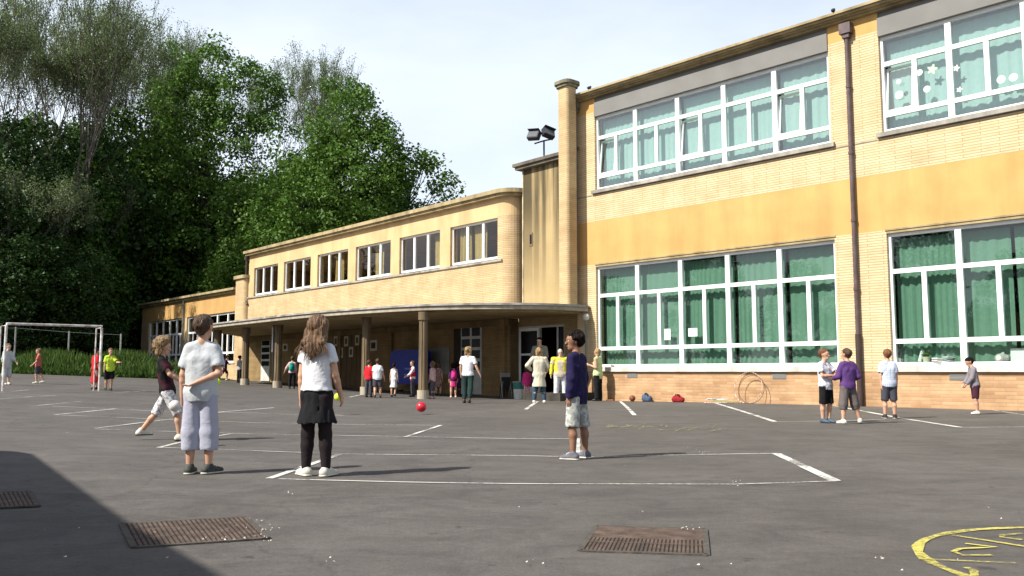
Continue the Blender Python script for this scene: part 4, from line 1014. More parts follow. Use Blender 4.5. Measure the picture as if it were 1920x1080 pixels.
    # hair
    if hair:
        v = Vol(); hv = .024 * H
        v.add(hp_(-.26, 0, .30), hp_(.02, 0, .36), .76 * h, .72 * h, flat=hl, fs=.90, k=.02)
        v.add(hp_(-.42, 0, .05), hp_(-.40, 0, -.25), .52 * h, .38 * h, flat=hl, fs=1.0, k=.03)
        if hairstyle in ('curly', 'wild', 'bob', 'fluffy'):
            r_ = {'curly': .24, 'wild': .46, 'bob': .30, 'fluffy': .36}[hairstyle]; rr2 = random.Random(int(px)); nb_ = 26
            for i in range(nb_):
                a = rr2.uniform(0, 6.28); e = rr2.uniform(-.5, 1.4); f_, l_, u_ = math.cos(a) * math.cos(e), math.sin(a) * math.cos(e), math.sin(e)
                if f_ > .35 and u_ < .62: continue
                c = hp_(-.15 + f_ * .72, l_ * .72, .22 + u_ * .68); v.add(c, c + hu * .01, r_ * h * rr2.uniform(.7, 1.1), k=.02)
            if hairstyle != 'curly':
                for s_ in (1, -1, .5, -.5): v.add(hp_(-.35, .55 * s_, .2), hp_(-.42, .62 * s_, -.75), .36 * h, .30 * h, k=.03)
        if hairstyle == 'long':
            for s_ in (1, .5, 0, -.5, -1):
                p0 = hp_(-.35 + .25 * abs(s_), .56 * s_, .25); p1 = hp_(-.62 + .22 * abs(s_), .66 * s_, -.8); p2 = nb - fw * .070 * H + side * s_ * .058 * H - up * (.035 + .03 * math.cos(s_ * 3)) * H; p3 = p2 - up * (.045 - .03 * abs(s_)) * H + side * .012 * H
                v.add(p0, p1, .42 * h, .36 * h, k=.03); v.add(p1, p2, .36 * h, .27 * h, k=.03); v.add(p2, p3, .26 * h, .10 * h, k=.02)
        if hairstyle == 'pony':
            v.add(hp_(-.9, 0, .3), hp_(-1.25, 0, -.5), .24 * h, .2 * h, k=.03); v.add(hp_(-1.25, 0, -.5), hp_(-1.1, 0, -1.3), .2 * h, .1 * h, k=.03)
        fc = .60 if hairstyle in ('short', 'curly') else .62
        v.sub(hp_(.80, 0, -.10), hp_(.80, 0, -.62), .60 * h, .70 * h, flat=hl, fs=1.2, k=.03)
        if hairstyle in ('short', 'curly'):
            for s_ in (1, -1): v.sub(hp_(.02, .80 * s_, -.22), hp_(.25, .80 * s_, -.5), .30 * h, .4 * h, k=.02)
            v.cut(hp_(0, 0, -.62), -hu)
        if hairstyle == 'wild':
            g = MB(); rq = random.Random(9)
            for i in range(170):
                a, e_ = rq.uniform(0, 6.28), rq.uniform(-.6, 1.5); f_, l_, u_ = math.cos(a) * math.cos(e_), math.sin(a) * math.cos(e_), math.sin(e_)
                if f_ > .35 and u_ < .62: continue
                q_ = [hp_(-.15 + f_ * t, l_ * t, .15 + u_ * t - (t - .9) ** 2 * 1.2) + Vector((rq.gauss(0, .006), rq.gauss(0, .006), rq.gauss(0, .006))) for t in (.8, 1.05, 1.25, 1.25 + rq.uniform(.05, .3))]; g.tube(q_, [.003, .003, .0025, .001], 4, cap=False)
            g.build('loose_strands', hair, root, smooth=True)
        if hairstyle == 'long':
            g = MB(); rq = random.Random(7)
            for i in range(150):
                s_ = rq.uniform(-1.1, 1.1); o1, o2 = rq.uniform(.98, 1.12), rq.uniform(.9, 1.3); c0 = hp_(-.35 + .25 * abs(s_), .52 * s_, .7); c1 = hp_(-.50 - .42 * o1 * (1 - .5 * abs(s_)), (.72 * s_) * o1, -.1); c2 = hp_(-.62 - .35 * o1 * (1 - .5 * abs(s_)), .80 * s_ * o1, -.85); c3 = nb - fw * (.098 * o2) * H * (1 - .25 * abs(s_)) + side * (s_ * .085 * o2) * H - up * .05 * H; c4 = c3 - up * rq.uniform(.0, .055) * H + side * rq.uniform(-.02, .02) * H
                g.tube([c0, c1, c2, c3, c4], [.0022, .0025, .0025, .002, .0008], 4, cap=False)
            g.build('loose_strands', hair, root, smooth=True)
        vobj('hair', v, vox, hair, root, (.005, 90, 1.3, .14 if hairstyle in ('long', 'bob', 'pony') else .5) if vox < .01 else (.005, 60, 1.3, .4))
    root['H'] = H
    if extra: extra(root, J, dict(pel=pel, up=up, side=side, fw=fw, nb=nb, hc=hc, h=h, hf=hf, hl=hl, hu=hu, che=che, H=H, hp=hp_, tl=tl))
    if 'H' in root: del root['H']
    return root

# ------------------------------------------------------------------ people
HB = hair_mat('brown hair', (.075, .038, .018), (.035, .018, .009)); HD = hair_mat('dark hair', (.012, .008, .006), (.006, .004, .003)); HD.node_tree.nodes['Principled BSDF'].inputs['Specular IOR Level'].default_value = .08; HBL = hair_mat('blond hair', (.34, .23, .11), (.20, .12, .05)); HR = hair_mat('auburn hair', (.16, .065, .025), (.08, .03, .012)); HLB = hair_mat('light brown hair', (.16, .09, .045), (.085, .045, .022)); HG = hair_mat('grey hair', (.55, .52, .48), (.40, .37, .33))
WT = cloth('white cotton', (.66, .67, .70)); GT = cloth('pale grey cotton', (.50, .53, .55)); LIL = cloth('lilac grey cotton', (.40, .41, .50)); BLK = cloth('black cotton', (.012, .012, .014)); NAVY = cloth('navy jersey', (.018, .014, .055)); CAMO = cloth('camouflage cotton', (.26, .27, .25), (.42, .43, .41), 'camo', 22)
PATW = cloth('patterned white cotton', (.60, .60, .60), (.30, .30, .34), 'camo', 30); PUR = cloth('purple jersey', (.10, .045, .17)); TAUPE = cloth('taupe cotton', (.13, .11, .105)); PLAID = cloth('blue plaid', (.50, .54, .64), (.26, .31, .42), 'check', 9); SLATE = cloth('slate cotton', (.06, .06, .075)); GREY = cloth('grey jersey', (.22, .20, .22)); MAR = cloth('maroon cotton', (.06, .02, .035)); RED = cloth('red cotton', (.55, .02, .03)); DGREEN = cloth('dark green cloth', (.02, .045, .04)); YELL = cloth('yellow cardigan', (.68, .62, .06)); CREAM = cloth('cream coat', (.58, .54, .42)); JEANS = cloth('blue jeans', (.04, .08, .13)); PGREEN = cloth('pale green top', (.50, .60, .30)); PINK = cloth('pink cotton', (.60, .04, .22)); LPINK = cloth('pale pink cotton', (.62, .42, .42)); LIME = cloth('lime shirt', (.52, .70, .06)); TEAL = cloth('teal nylon', (.01, .26, .20)); STR = cloth('black and white stripe', (.02, .02, .02), (.6, .6, .6), 'stripe', 11); DPUR = cloth('dark purple cotton', (.06, .02, .07)); TEESTR = cloth('red streaked black', (.012, .014, .014), (.05, .012, .02), 'camo', 6); GTR = cloth('grey leggings cloth', (.10, .10, .12)); SALMON = cloth('salmon cotton', (.50, .12, .10)); BEIGE = cloth('beige top', (.52, .44, .36))
SHG = mat('grey shoe', (.055, .058, .052), rough=.7, var=.4, vscale=30); SHW = mat('white shoe', (.60, .58, .50), rough=.6, var=.25, vscale=25); SHB = mat('black shoe', (.015, .015, .015), rough=.5); SOLE = mat('shoe sole', (.45, .44, .38), rough=.7); SHBL = mat('slate blue shoe', (.05, .08, .11), rough=.6); SHP = mat('pink shoe', (.55, .38, .36), rough=.6)
PI = math.pi
def backpack(m1, m2=None):
    def f(root, J, q):
        H = q['H']; v = Vol(); c = q['pel'] + q['up'] * q['tl'] * .62 - q['fw'] * .115 * H
        v.add(c - q['up'] * .075 * H, c + q['up'] * .06 * H, .085 * H, .072 * H, flat=q['fw'], fs=.6, k=.02); v.add(c - q['up'] * .06 * H - q['fw'] * .04 * H, c - q['up'] * .01 * H - q['fw'] * .04 * H, .05 * H, flat=q['fw'], fs=.6, k=.015)
        M_ = root.matrix_basis; P_ = root.location
        o = empty('backpack', P_, root.rotation_euler.z); o['label'] = m2; o['category'] = 'backpack'
        vobj('bag', v, .012, m1, o)
        g = MB()
        for s_ in (1, -1):
            a = q['side'] * s_ * .055 * H; g.tube([c + q['up'] * .07 * H + a, q['nb'] + a - q['up'] * .025 * H, q['che'] + a + q['fw'] * .095 * H, q['pel'] + q['up'] * .10 * H + a * 1.3 + q['fw'] * .03 * H, c - q['up'] * .07 * H + a], .010 * H, 6)
        g.build('straps', m1, o)
    return f
def cardigan(root, J, q):
    H = q['H']; v = Vol(); fw, up, side, pel, tl = q['fw'], q['up'], q['side'], q['pel'], q['tl']
    for s_ in (1, -1): v.add(pel + up * .0 + side * s_ * .045 * H, q['che'] + up * .04 * H + side * s_ * .045 * H, .085 * H, .080 * H, flat=fw, fs=.92, k=.03)
    v.add(J['shoL'], J['shoR'], .050 * H, k=.03)
    for nm in 'LR': v.add(J['sho' + nm], J['elb' + nm], .048 * H, .038 * H, k=.02); v.add(J['elb' + nm], J['elb' + nm].lerp(J['wri' + nm], .85), .038 * H, .030 * H, k=.015)
    v.sub(pel + fw * .12 * H - up * .1 * H, q['nb'] + fw * .12 * H, .062 * H, .060 * H, k=.01); v.cut(pel - up * .02 * H, -up); v.sub(q['nb'] + up * .04 * H, q['nb'], .05 * H, .04 * H, k=.01)
    vobj('cardigan', v, .014, YELL, root, (.004, 30, 1.))
    g = MB(); c = q['hc']
    for s_ in (1, -1):
        e = q['hp'](.78, .28 * s_, .0); g.tube([e + q['hl'] * .2 * q['h'] * math.cos(a) + q['hu'] * .14 * q['h'] * math.sin(a) for a in np.linspace(0, 6.28, 9)], .03 * q['h'], 5)
    g.build('glasses', METAL, root)
near = .0065
# the boy in grey, back to us, left arm folded behind his back (faces away: heading pi, slightly to the right)
person(373, 889, 1.42, PI + .10, 'boy seen from behind in pale grey shirt with one arm folded behind his back', SKIN, HB, near, headyaw=-.35, headpitch=-.02, slim=.98, wide=.94,
       armL=(N(.20, .03, -1), N(.03, -.10, -1)), armR=(N(-.22, .22, -.9), N(.92, .30, -.42)), legL=(N(.02, 0, -1), N(.0, 0.02, -1)), legR=(N(-.06, 0, -1), N(-.02, 0.02, -1)), footL=-.05, footR=-.75,
       top=dict(m=GT, sleeve=.62, inf=.015, hem=.03, sr=.038, disp=(.0028, 24, 2., .6)), bottom=dict(kind='shorts', m=LIL, frac=1.40, r0=.062, r1=.064, rk=.060, disp=(.003, 24, 1., .35)), shoes=SHG, sole=SOLE)
# girl with long hair
person(592, 893, 1.42, PI - .25, 'long haired girl seen from behind in white tee, black skirt and dark leggings', SKIN, HLB, near, headyaw=-.25, slim=.98, hairstyle='long', headpitch=-.05,
       armL=(N(.13, .02, -1), N(.02, -.06, -1)), armR=(N(-.24, -.03, -1), N(-.05, -.45, -.9)), legL=(N(.03, 0, -1), N(.02, 0.02, -1)), legR=(N(-.05, -.03, -1), N(-.06, 0.04, -1)), footL=1.0, footR=-.2,
       top=dict(m=WT, sleeve=.42, inf=.010, hem=-.045, disp=(.003, 26, .3)), bottom=dict(kind='skirt', m=BLK, len=.170, flare=.140, legs=cloth('dark leggings', (.022, .016, .018))), shoes=SHW, sole=SHW)
# throwing girl
person(300, 829, 1.36, PI * .58, 'curly haired child in black top and patterned white shorts lunging with one leg out', SKIN, hair_mat('sandy hair', (.26, .17, .08), (.13, .08, .035)), .0085, ground=gp(300, 826), hairstyle='wild', lean=(.0, .20, 1), slim=.9, headpitch=.3,
       armL=(N(.3, -.5, -.8), N(.1, -.8, -.4)), armR=(N(-.3, -.5, -.7), N(.2, -.8, -.5)), legL=(N(.15, .50, -1), N(.10, .80, -1)), legR=(N(-.1, -.55, -1), N(0, -.10, -1)), footL=.3, footR=-.2,
       top=dict(m=TEESTR, sleeve=.6, inf=.014, hem=.03), bottom=dict(kind='shorts', m=PATW, frac=.98, r0=.066, r1=.060), shoes=SHW, sole=SHB)
# navy boy facing left
def navy_extra(root, J, q): pass
person(1086, 861, 1.36, PI + 1.05, 'dark haired boy in navy jumper and camouflage shorts looking left', SKIN2, HD, near, headyaw=.55, headpitch=.0, hairstyle='curly',
       armL=(N(.14, .05, -1), N(.06, -.10, -1)), armR=(N(-.16, .06, -1), N(-.06, -.12, -1)), legL=(N(.12, -.02, -1), N(.06, .06, -1)), legR=(N(-.10, .10, -1), N(-.03, .05, -1)), footL=.1, footR=-.1,
       top=dict(m=NAVY, sleeve=1.93, inf=.017, hem=.055, disp=(.005, 26, 1.2)), bottom=dict(kind='shorts', m=CAMO, frac=.96, r0=.062, r1=.060), shoes=mat('grey canvas shoe', (.13, .13, .15), rough=.8, var=.3, vscale=20), sole=SHW)
# group at the right
mid = .0105
person(1549, 793, 1.33, .55, 'boy in white patterned shirt and black shorts pointing towards his friend', SKIN, HR, mid, lean=(0, .05, 1), headyaw=.2,
       armL=(N(.25, -.5, -.8), N(.1, -1, -.1)), armR=(N(-.2, -.35, -.9), N(.9, -.6, .05)), legL=(N(.03, -.05, -1), N(-.06, .05, -1)), legR=(N(-.02, .05, -1), N(.06, .1, -1)), top=dict(m=cloth('patterned shirt', (.66, .66, .70), (.42, .42, .50), 'camo', 26), sleeve=.6, inf=.017, hem=.04), bottom=dict(kind='shorts', m=BLK, frac=.92, r0=.064, r1=.060), shoes=SHBL)
person(1597, 795, 1.33, PI + .25, 'boy in purple jumper and taupe knee breeches with pale shoes', SKIN, HB, mid, lean=(.0, .02, 1), headyaw=.3,
       armL=(N(.3, -.1, -.9), N(-.2, -.9, -.2)), armR=(N(-.35, .15, -.9), N(.2, -.75, -.4)), legL=(N(.12, -.02, -1), N(.08, .06, -1)), legR=(N(-.22, .0, -1), N(-.26, .08, -1)), footR=-.6, footL=.3, top=dict(m=PUR, sleeve=1.9, inf=.017, hem=.02), bottom=dict(kind='shorts', m=TAUPE, frac=1.22, r0=.066, r1=.058, rk=.060), shoes=SHW)
person(1669, 785, 1.36, PI - .1, 'boy in blue plaid shirt seen from behind near the downpipe', SKIN, HR, mid, headyaw=.1, armL=(N(.15, .06, -1), N(.0, .1, -1)), armR=(N(-.15, .02, -1), N(-.05, -.1, -1)), footR=-.5,
       top=dict(m=PLAID, sleeve=.7, inf=.018, hem=.03), bottom=dict(kind='shorts', m=SLATE, frac=.93, r0=.063, r1=.060), shoes=SHB, sole=SOLE)
person(1833, 777, 1.24, -PI / 2 - .2, 'small dark haired boy in grey jumper looking down, alone at the far right', SKIN, HD, mid, lean=(0, -.10, 1), headpitch=.35, armL=(N(.1, -.3, -1), N(-.2, -.6, -.8)), armR=(N(-.1, -.3, -1), N(.2, -.6, -.8)), legL=(N(.04, -.1, -1), N(0, .1, -1)), legR=(N(-.04, .08, -1), N(0, .1, -1)),
       top=dict(m=GREY, sleeve=1.85, inf=.016, hem=.03), bottom=dict(kind='shorts', m=MAR, frac=.85, r0=.063, r1=.060), shoes=SHW)
far = .014
# adults by the entrance
A = dict(child=False)
person(875, 756, 1.66, PI - .15, 'blond woman walking away in white top and dark green trousers', SKIN, HBL, far, hairstyle='fluffy', armL=(N(.2, -.1, -1), N(.0, -.2, -1)), armR=(N(-.35, .1, -1), N(-.45, -.1, -1)), legL=(N(.02, -.08, -1), N(.03, .10, -1)), legR=(N(-.02, .16, -1), N(.08, .2, -1)), slim=.95,
       top=dict(m=WT, sleeve=.6, inf=.010, hem=.0), bottom=dict(kind='trousers', m=DGREEN, frac=1.80, r0=.060, r1=.040, rk=.046), shoes=SHB, **A)
person(1011, 756, 1.68, PI + .1, 'woman in cream coat and jeans seen from behind with a hand on her hip', SKIN, HBL, far, hairstyle='bob', armL=(N(.6, .1, -.7), N(-.5, -.5, -.5)), armR=(N(-.3, -.1, -.9), N(.0, -.7, -.4)), legL=(N(.1, 0, -1), N(.06, .02, -1)), legR=(N(-.1, 0, -1), N(-.06, .02, -1)), wide=1.08,
       top=dict(m=CREAM, sleeve=1.9, inf=.020, hem=.19, flare=.25, name='coat'), bottom=dict(kind='trousers', m=JEANS, frac=1.85, r0=.058, r1=.040, rk=.044), shoes=SHW, **A)
person(1013, 751, 1.88, -.2, 'dark haired man in grey shirt standing behind the cream coat woman', SKIN, HD, far, ground=Vector((ray(1012, 640).x / ray(1012, 640).y * 30.4, 30.4, .22)), headpitch=.15, headyaw=-.2, armL=(N(.2, -.3, -.9), N(-.5, -.8, .1)), armR=(N(-.2, -.2, -.9), N(.3, -.9, 0)),
       top=dict(m=cloth('olive grey shirt', (.22, .21, .17)), sleeve=1.8, inf=.014, hem=.02), bottom=dict(kind='trousers', m=BLK, frac=1.9, r0=.058, r1=.042, rk=.046), shoes=SHB, **A)
person(1051, 752, 1.74, .05, 'grey haired woman in yellow cardigan and white trousers facing the yard', SKIN3, HG, far, hairstyle='short', headpitch=.05, wide=1.25, slim=1.15, armL=(N(.25, -.02, -1), N(.08, -.1, -1)), armR=(N(-.25, -.02, -1), N(-.1, -.15, -1)), legL=(N(.06, 0, -1), N(.04, .02, -1)), legR=(N(-.05, -.05, -1), N(-.02, .08, -1)),
       top=dict(m=BEIGE, sleeve=.5, inf=.012, hem=.03), bottom=dict(kind='trousers', m=WT, frac=1.82, r0=.060, r1=.044, rk=.048), shoes=SHP, extra=lambda root, J, q: cardigan(root, J, q), **A)
person(1122, 752, 1.74, -PI / 2 - .5, 'woman in sleeveless pale green top and black trousers behind the navy boy', SKIN, HBL, far, hairstyle='bob', wide=1.1, slim=1.1, armL=(N(.1, .1, -1), N(.0, -.8, .3)), armR=(N(-.1, .1, -1), N(.0, -.8, .4)),
       top=dict(m=PGREEN, sleeve=0, inf=.014, hem=.06), bottom=dict(kind='trousers', m=BLK, frac=1.9, r0=.060, r1=.048, rk=.05), shoes=SHB, **A)
# children under and near the canopy
person(691, 745, 1.28, PI - .3, 'child in red top mostly hidden behind the second column', SKIN, HB, far, top=dict(m=RED, sleeve=1.6, inf=.012, hem=.02), bottom=dict(kind='trousers', m=SLATE, frac=1.85, r0=.056, r1=.042, rk=.046), shoes=SHB)
person(1104, 748, 1.70, -.6, 'grey haired person in grey top between the navy boy and the pale green woman', SKIN3, HG, far, top=dict(m=GREY, sleeve=1.6, inf=.012, hem=.03), bottom=dict(kind='trousers', m=SLATE, frac=1.85, r0=.058, r1=.042, rk=.046), shoes=SHB, **A)
person(797, 742, 1.22, .4, 'dark haired child in navy hidden behind the front column', SKIN2, HD, far, top=dict(m=NAVY, sleeve=1.6, inf=.012, hem=.02), bottom=dict(kind='trousers', m=SLATE, frac=1.85, r0=.056, r1=.042, rk=.046), shoes=SHB)
person(708, 746, 1.33, PI + .1, 'boy in white shirt and black shorts walking away by the second column', SKIN, HB, far, armL=(N(.12, 0, -1), N(0, -.1, -1)), armR=(N(-.3, .0, -1), N(-.3, -.1, -1)), legL=(N(.02, .1, -1), N(0, .3, -1)), legR=(N(-.1, -.05, -1), N(-.05, .1, -1)), slim=1.12, top=dict(m=WT, sleeve=.6, inf=.016, hem=.03), bottom=dict(kind='shorts', m=SLATE, frac=.8, r0=.066, r1=.064), shoes=SHB)
person(737, 744, 1.20, PI - .2, 'small black haired girl in white dress', SKIN, HD, far, hairstyle='pony', slim=.9, top=dict(m=WT, sleeve=0, inf=.008, hem=.0), bottom=dict(kind='dress', name='dress', m=WT, len=.22, flare=.13), legR=(N(0, -.1, -1), N(0, .4, -1)), shoes=SHB)
person(774, 744, 1.30, PI + 1.9, 'child in red vest with white sleeves and dark trousers left of the front column', SKIN, HB, far, armL=(N(.1, -.5, -.8), N(0, -.8, -.5)), armR=(N(-.1, -.3, -.9), N(0, -.8, -.5)), top=dict(m=WT, sleeve=1.7, inf=.010, hem=.0, vest=RED), bottom=dict(kind='trousers', m=SLATE, frac=1.85, r0=.060, r1=.04, rk=.046), shoes=SHB)
person(811, 748, 1.27, -PI / 2 - .4, 'child in pale pink top and grey leggings right of the front column', SKIN, HLB, far, hairstyle='bob', armL=(N(.1, -.1, -1), N(0, -.3, -1)), top=dict(m=LPINK, sleeve=1.6, inf=.012, hem=.02), bottom=dict(kind='trousers', m=GTR, frac=1.8, r0=.056, r1=.034, rk=.040), shoes=SHP)
person(822, 742, 1.27, PI - .3, 'child in brownish spotted dress half hidden behind the pale pink child', SKIN, HB, far, hairstyle='bob', top=dict(m=cloth('brown spotted', (.20, .12, .10), (.30, .2, .2), 'camo', 18), sleeve=.5, inf=.012, hem=.0), bottom=dict(kind='dress', name='dress', m=cloth('brown spotted', (.2, .12, .1)), len=.24, flare=.12), shoes=SHB)
person(850, 746, 1.25, PI + .2, 'child with pink backpack and pink skirt in front of the white paned door', SKIN, HD, far, hairstyle='bob', top=dict(m=DPUR, sleeve=1.5, inf=.012, hem=.0), bottom=dict(kind='skirt', m=PINK, len=.18, flare=.11), shoes=SHP, extra=backpack(PINK, 'bright pink backpack worn by the child in the pink skirt'))
person(858, 742, 1.30, PI - .2, 'child in dark purple coat half hidden beside the pink backpack', SKIN2, HD, far, hairstyle='bob', top=dict(m=DPUR, sleeve=1.8, inf=.018, hem=.14, name='coat'), bottom=dict(kind='trousers', m=MAR, frac=1.85, r0=.056, r1=.036, rk=.042), shoes=SHB)
person(988, 749, 1.15, PI + .3, 'small child in pink coat and striped tights left of the cream coat woman', SKIN, HB, far, hairstyle='bob', top=dict(m=PINK, sleeve=1.8, inf=.018, hem=.08, name='coat'), bottom=dict(kind='trousers', m=cloth('striped tights', (.55, .1, .15), (.6, .5, .5), 'stripe', 9), frac=1.85, r0=.05, r1=.036, rk=.040), shoes=SHP)
person(547, 729, 1.38, PI + .1, 'child with teal backpack and black trousers in front of the fourth column', SKIN, HB, far, armL=(N(.5, .0, -.8), N(.4, -.2, -.8)), top=dict(m=LPINK, sleeve=1.5, inf=.012, hem=.0), bottom=dict(kind='trousers', m=BLK, frac=1.85, r0=.060, r1=.042, rk=.046), shoes=SHB, extra=backpack(TEAL, 'teal backpack on the back of a child in black trousers'))
person(448, 718, 1.38, PI - .6, 'child in black and white striped jumper between two far columns', SKIN, HD, far, top=dict(m=STR, sleeve=1.8, inf=.012, hem=.02), bottom=dict(kind='trousers', m=BLK, frac=1.85, r0=.056, r1=.042, rk=.046), shoes=SHB)
person(417, 717, 1.42, PI * .6, 'child in dark purple running past the far column', SKIN, HD, far, lean=(0, -.15, 1), legL=(N(.0, -.5, -1), N(0, .1, -1)), legR=(N(0, .5, -1), N(0, .7, -1)), armL=(N(.1, -.6, -.8), N(0, -.9, .1)), armR=(N(-.1, .6, -.8), N(0, -.3, -.9)), top=dict(m=DPUR, sleeve=.6, inf=.014, hem=.02), bottom=dict(kind='shorts', m=MAR, frac=.8, r0=.064, r1=.06), shoes=SHW)
# field players
def fp(px, feet, H, Y):
    d = ray(px, feet); X = d.x / d.y * Y; return Vector((X, Y, float(gz(X, Y))))
person(75, 714, 1.30, -1.1, 'child in salmon red shirt and dark shorts inside the goal frame, far back', SKIN, HLB, far, ground=fp(75, 714, 1.3, 32.5), armL=(N(.1, -.3, -1), N(0, -.6, -.6)), legL=(N(.0, -.2, -1), N(0, .1, -1)), legR=(N(0, .3, -1), N(0, .4, -1)), top=dict(m=SALMON, sleeve=.7, inf=.016, hem=.03), bottom=dict(kind='shorts', m=SLATE, frac=.8, r0=.064, r1=.062), shoes=SHW)
person(203, 728, 1.36, .6, 'child in lime yellow shirt beside the right goal post', SKIN, HLB, far, ground=fp(203, 728, 1.3, 28.3), lean=(0, -.08, 1), armL=(N(.3, -.6, -.7), N(.3, -.9, 0)), legL=(N(.0, -.1, -1), N(0, .2, -1)), legR=(N(0, .2, -1), N(0, .3, -1)), top=dict(m=LIME, sleeve=.7, inf=.018, hem=.03), bottom=dict(kind='shorts', m=BLK, frac=.85, r0=.066, r1=.066), shoes=SHB)
person(184, 728, 1.34, 2.6, 'child in long red tunic standing at the right goal post', SKIN, HD, far, ground=fp(177, 728, 1.3, 28.8), top=dict(m=RED, sleeve=.8, inf=.018, hem=.0), bottom=dict(kind='dress', name='tunic', m=RED, len=.34, flare=.12), shoes=SHB)
person(10, 722, 1.40, 1.2, 'child in pale grey clothes behind the left goal post', SKIN3, HLB, far, ground=fp(11, 722, 1.3, 30.), armL=(N(.1, -.5, -.9), N(0, -.6, -.6)), top=dict(m=GT, sleeve=1.5, inf=.018, hem=.08), bottom=dict(kind='trousers', m=GT, frac=1.2, r0=.064, r1=.06, rk=.06), shoes=SHW)
# ------------------------------------------------------------------ trees
def leaves_np(rng, C, Rr, per, ls, zs=.8):
    n = len(C) * per; c = np.repeat(C, per, 0); r = np.repeat(Rr, per)
    d = rng.normal(size=(n, 3)); d /= np.linalg.norm(d, axis=1)[:, None]
    rad = r * (.35 + .75 * rng.random(n) ** .6); p = c + d * rad[:, None] * np.array([1, 1, zs])
    nn = d * .8 + rng.normal(size=(n, 3)) * .8 + np.array([0, 0, .6]); nn /= np.linalg.norm(nn, axis=1)[:, None]
    t = np.cross(nn, rng.normal(size=(n, 3))); t /= np.linalg.norm(t, axis=1)[:, None]; b = np.cross(nn, t)
    s = (ls * (.6 + .8 * rng.random(n)))[:, None] / 2; dr = nn * s * .35
    V = np.stack([p - t * s, p - b * s * .7 + dr, p + t * s * 1.15, p + b * s * .7 + dr], 1).reshape(-1, 3)
    return V, np.arange(n * 4).reshape(-1, 4)
def tubes_np(segs, n=4):
    """segs: list of (p0,p1,r0,r1)"""
    A = np.array([s[0] for s in segs], float); B = np.array([s[1] for s in segs], float); r0 = np.array([s[2] for s in segs]); r1 = np.array([s[3] for s in segs])
    t = B - A; t /= np.linalg.norm(t, axis=1)[:, None] + 1e-9; ref = np.where(np.abs(t[:, 2:3]) > .9, np.array([[1., 0, 0]]), np.array([[0, 0, 1.]])); u = np.cross(t, ref); u /= np.linalg.norm(u, axis=1)[:, None]; v = np.cross(t, u)
    rings = []
    for P, r in ((A, r0), (B, r1)):
        rings.append(np.stack([P + (u * math.cos(2 * PI * k / n) + v * math.sin(2 * PI * k / n)) * r[:, None] for k in range(n)], 1))
    V = np.concatenate(rings, 1); m = len(segs); base = (np.arange(m) * 2 * n)[:, None, None]
    q = np.array([[k, (k + 1) % n, n + (k + 1) % n, n + k] for k in range(n)])[None]
    return V.reshape(-1, 3), (base + q).reshape(-1, 4)
def make_tree(kind, seed, lobes, H, nc, per, ls, cr, leafm, barkm, trunk_r=.32, zs=.8):
    """lobes: (x,y,z,rx,ry,rz,weight) in metres above the base"""
    rng = np.random.default_rng(seed); C = []; Rr = []
    wt = np.array([l[6] for l in lobes], float); wt /= wt.sum()
    for l, q in zip(lobes, wt):
        k = int(nc * q); d = rng.normal(size=(k, 3)); d /= np.linalg.norm(d, axis=1)[:, None]
        rad = .45 + .55 * rng.random(k) ** .45
        C.append(np.array(l[:3]) + d * rad[:, None] * np.array(l[3:6])); Rr.append(cr * (.55 + .75 * rng.random(k)))
    C = np.concatenate(C); Rr = np.concatenate(Rr); V, Q = leaves_np(rng, C, Rr, per, ls, zs)
    root = empty(kind); root.location = (0, -500, 0)
    o = bpy.data.objects.new('foliage', np_mesh('foliage', V, Q, leafm, False)); COL.objects.link(o); o.parent = root
    segs = []; lean = rng.normal(size=2) * .6; zt = H * .8; P = []
    for i in range(9):
        t = i / 8; P.append(np.array([lean[0] * t * t + .15 * math.sin(t * 7 + seed), lean[1] * t * t, zt * t]))
    for i in range(8): segs.append((P[i], P[i + 1], trunk_r * (1 - .1 * i) * (1.35 if i == 0 else 1), trunk_r * (1 - .1 * (i + 1))))
    for i in rng.choice(len(C), min(len(C), 90), replace=False):
        c = C[i]; hz = min(max(c[2] - np.hypot(c[0], c[1]) * rng.uniform(.5, 1.1), H * .12), zt * .95); t = hz / zt; a = np.array([lean[0] * t * t, lean[1] * t * t, hz]); m = a * .5 + c * .5 + np.array([0, 0, -.25]) + rng.normal(size=3) * .2; r = trunk_r * .28 * (1 - t * .6)
        segs += [(a, m, r, r * .6), (m, c, r * .6, .02)]
    V, Q = tubes_np(segs, 6); o = bpy.data.objects.new('trunk', np_mesh('trunk', V, Q, barkm)); COL.objects.link(o); o.parent = root
    return root
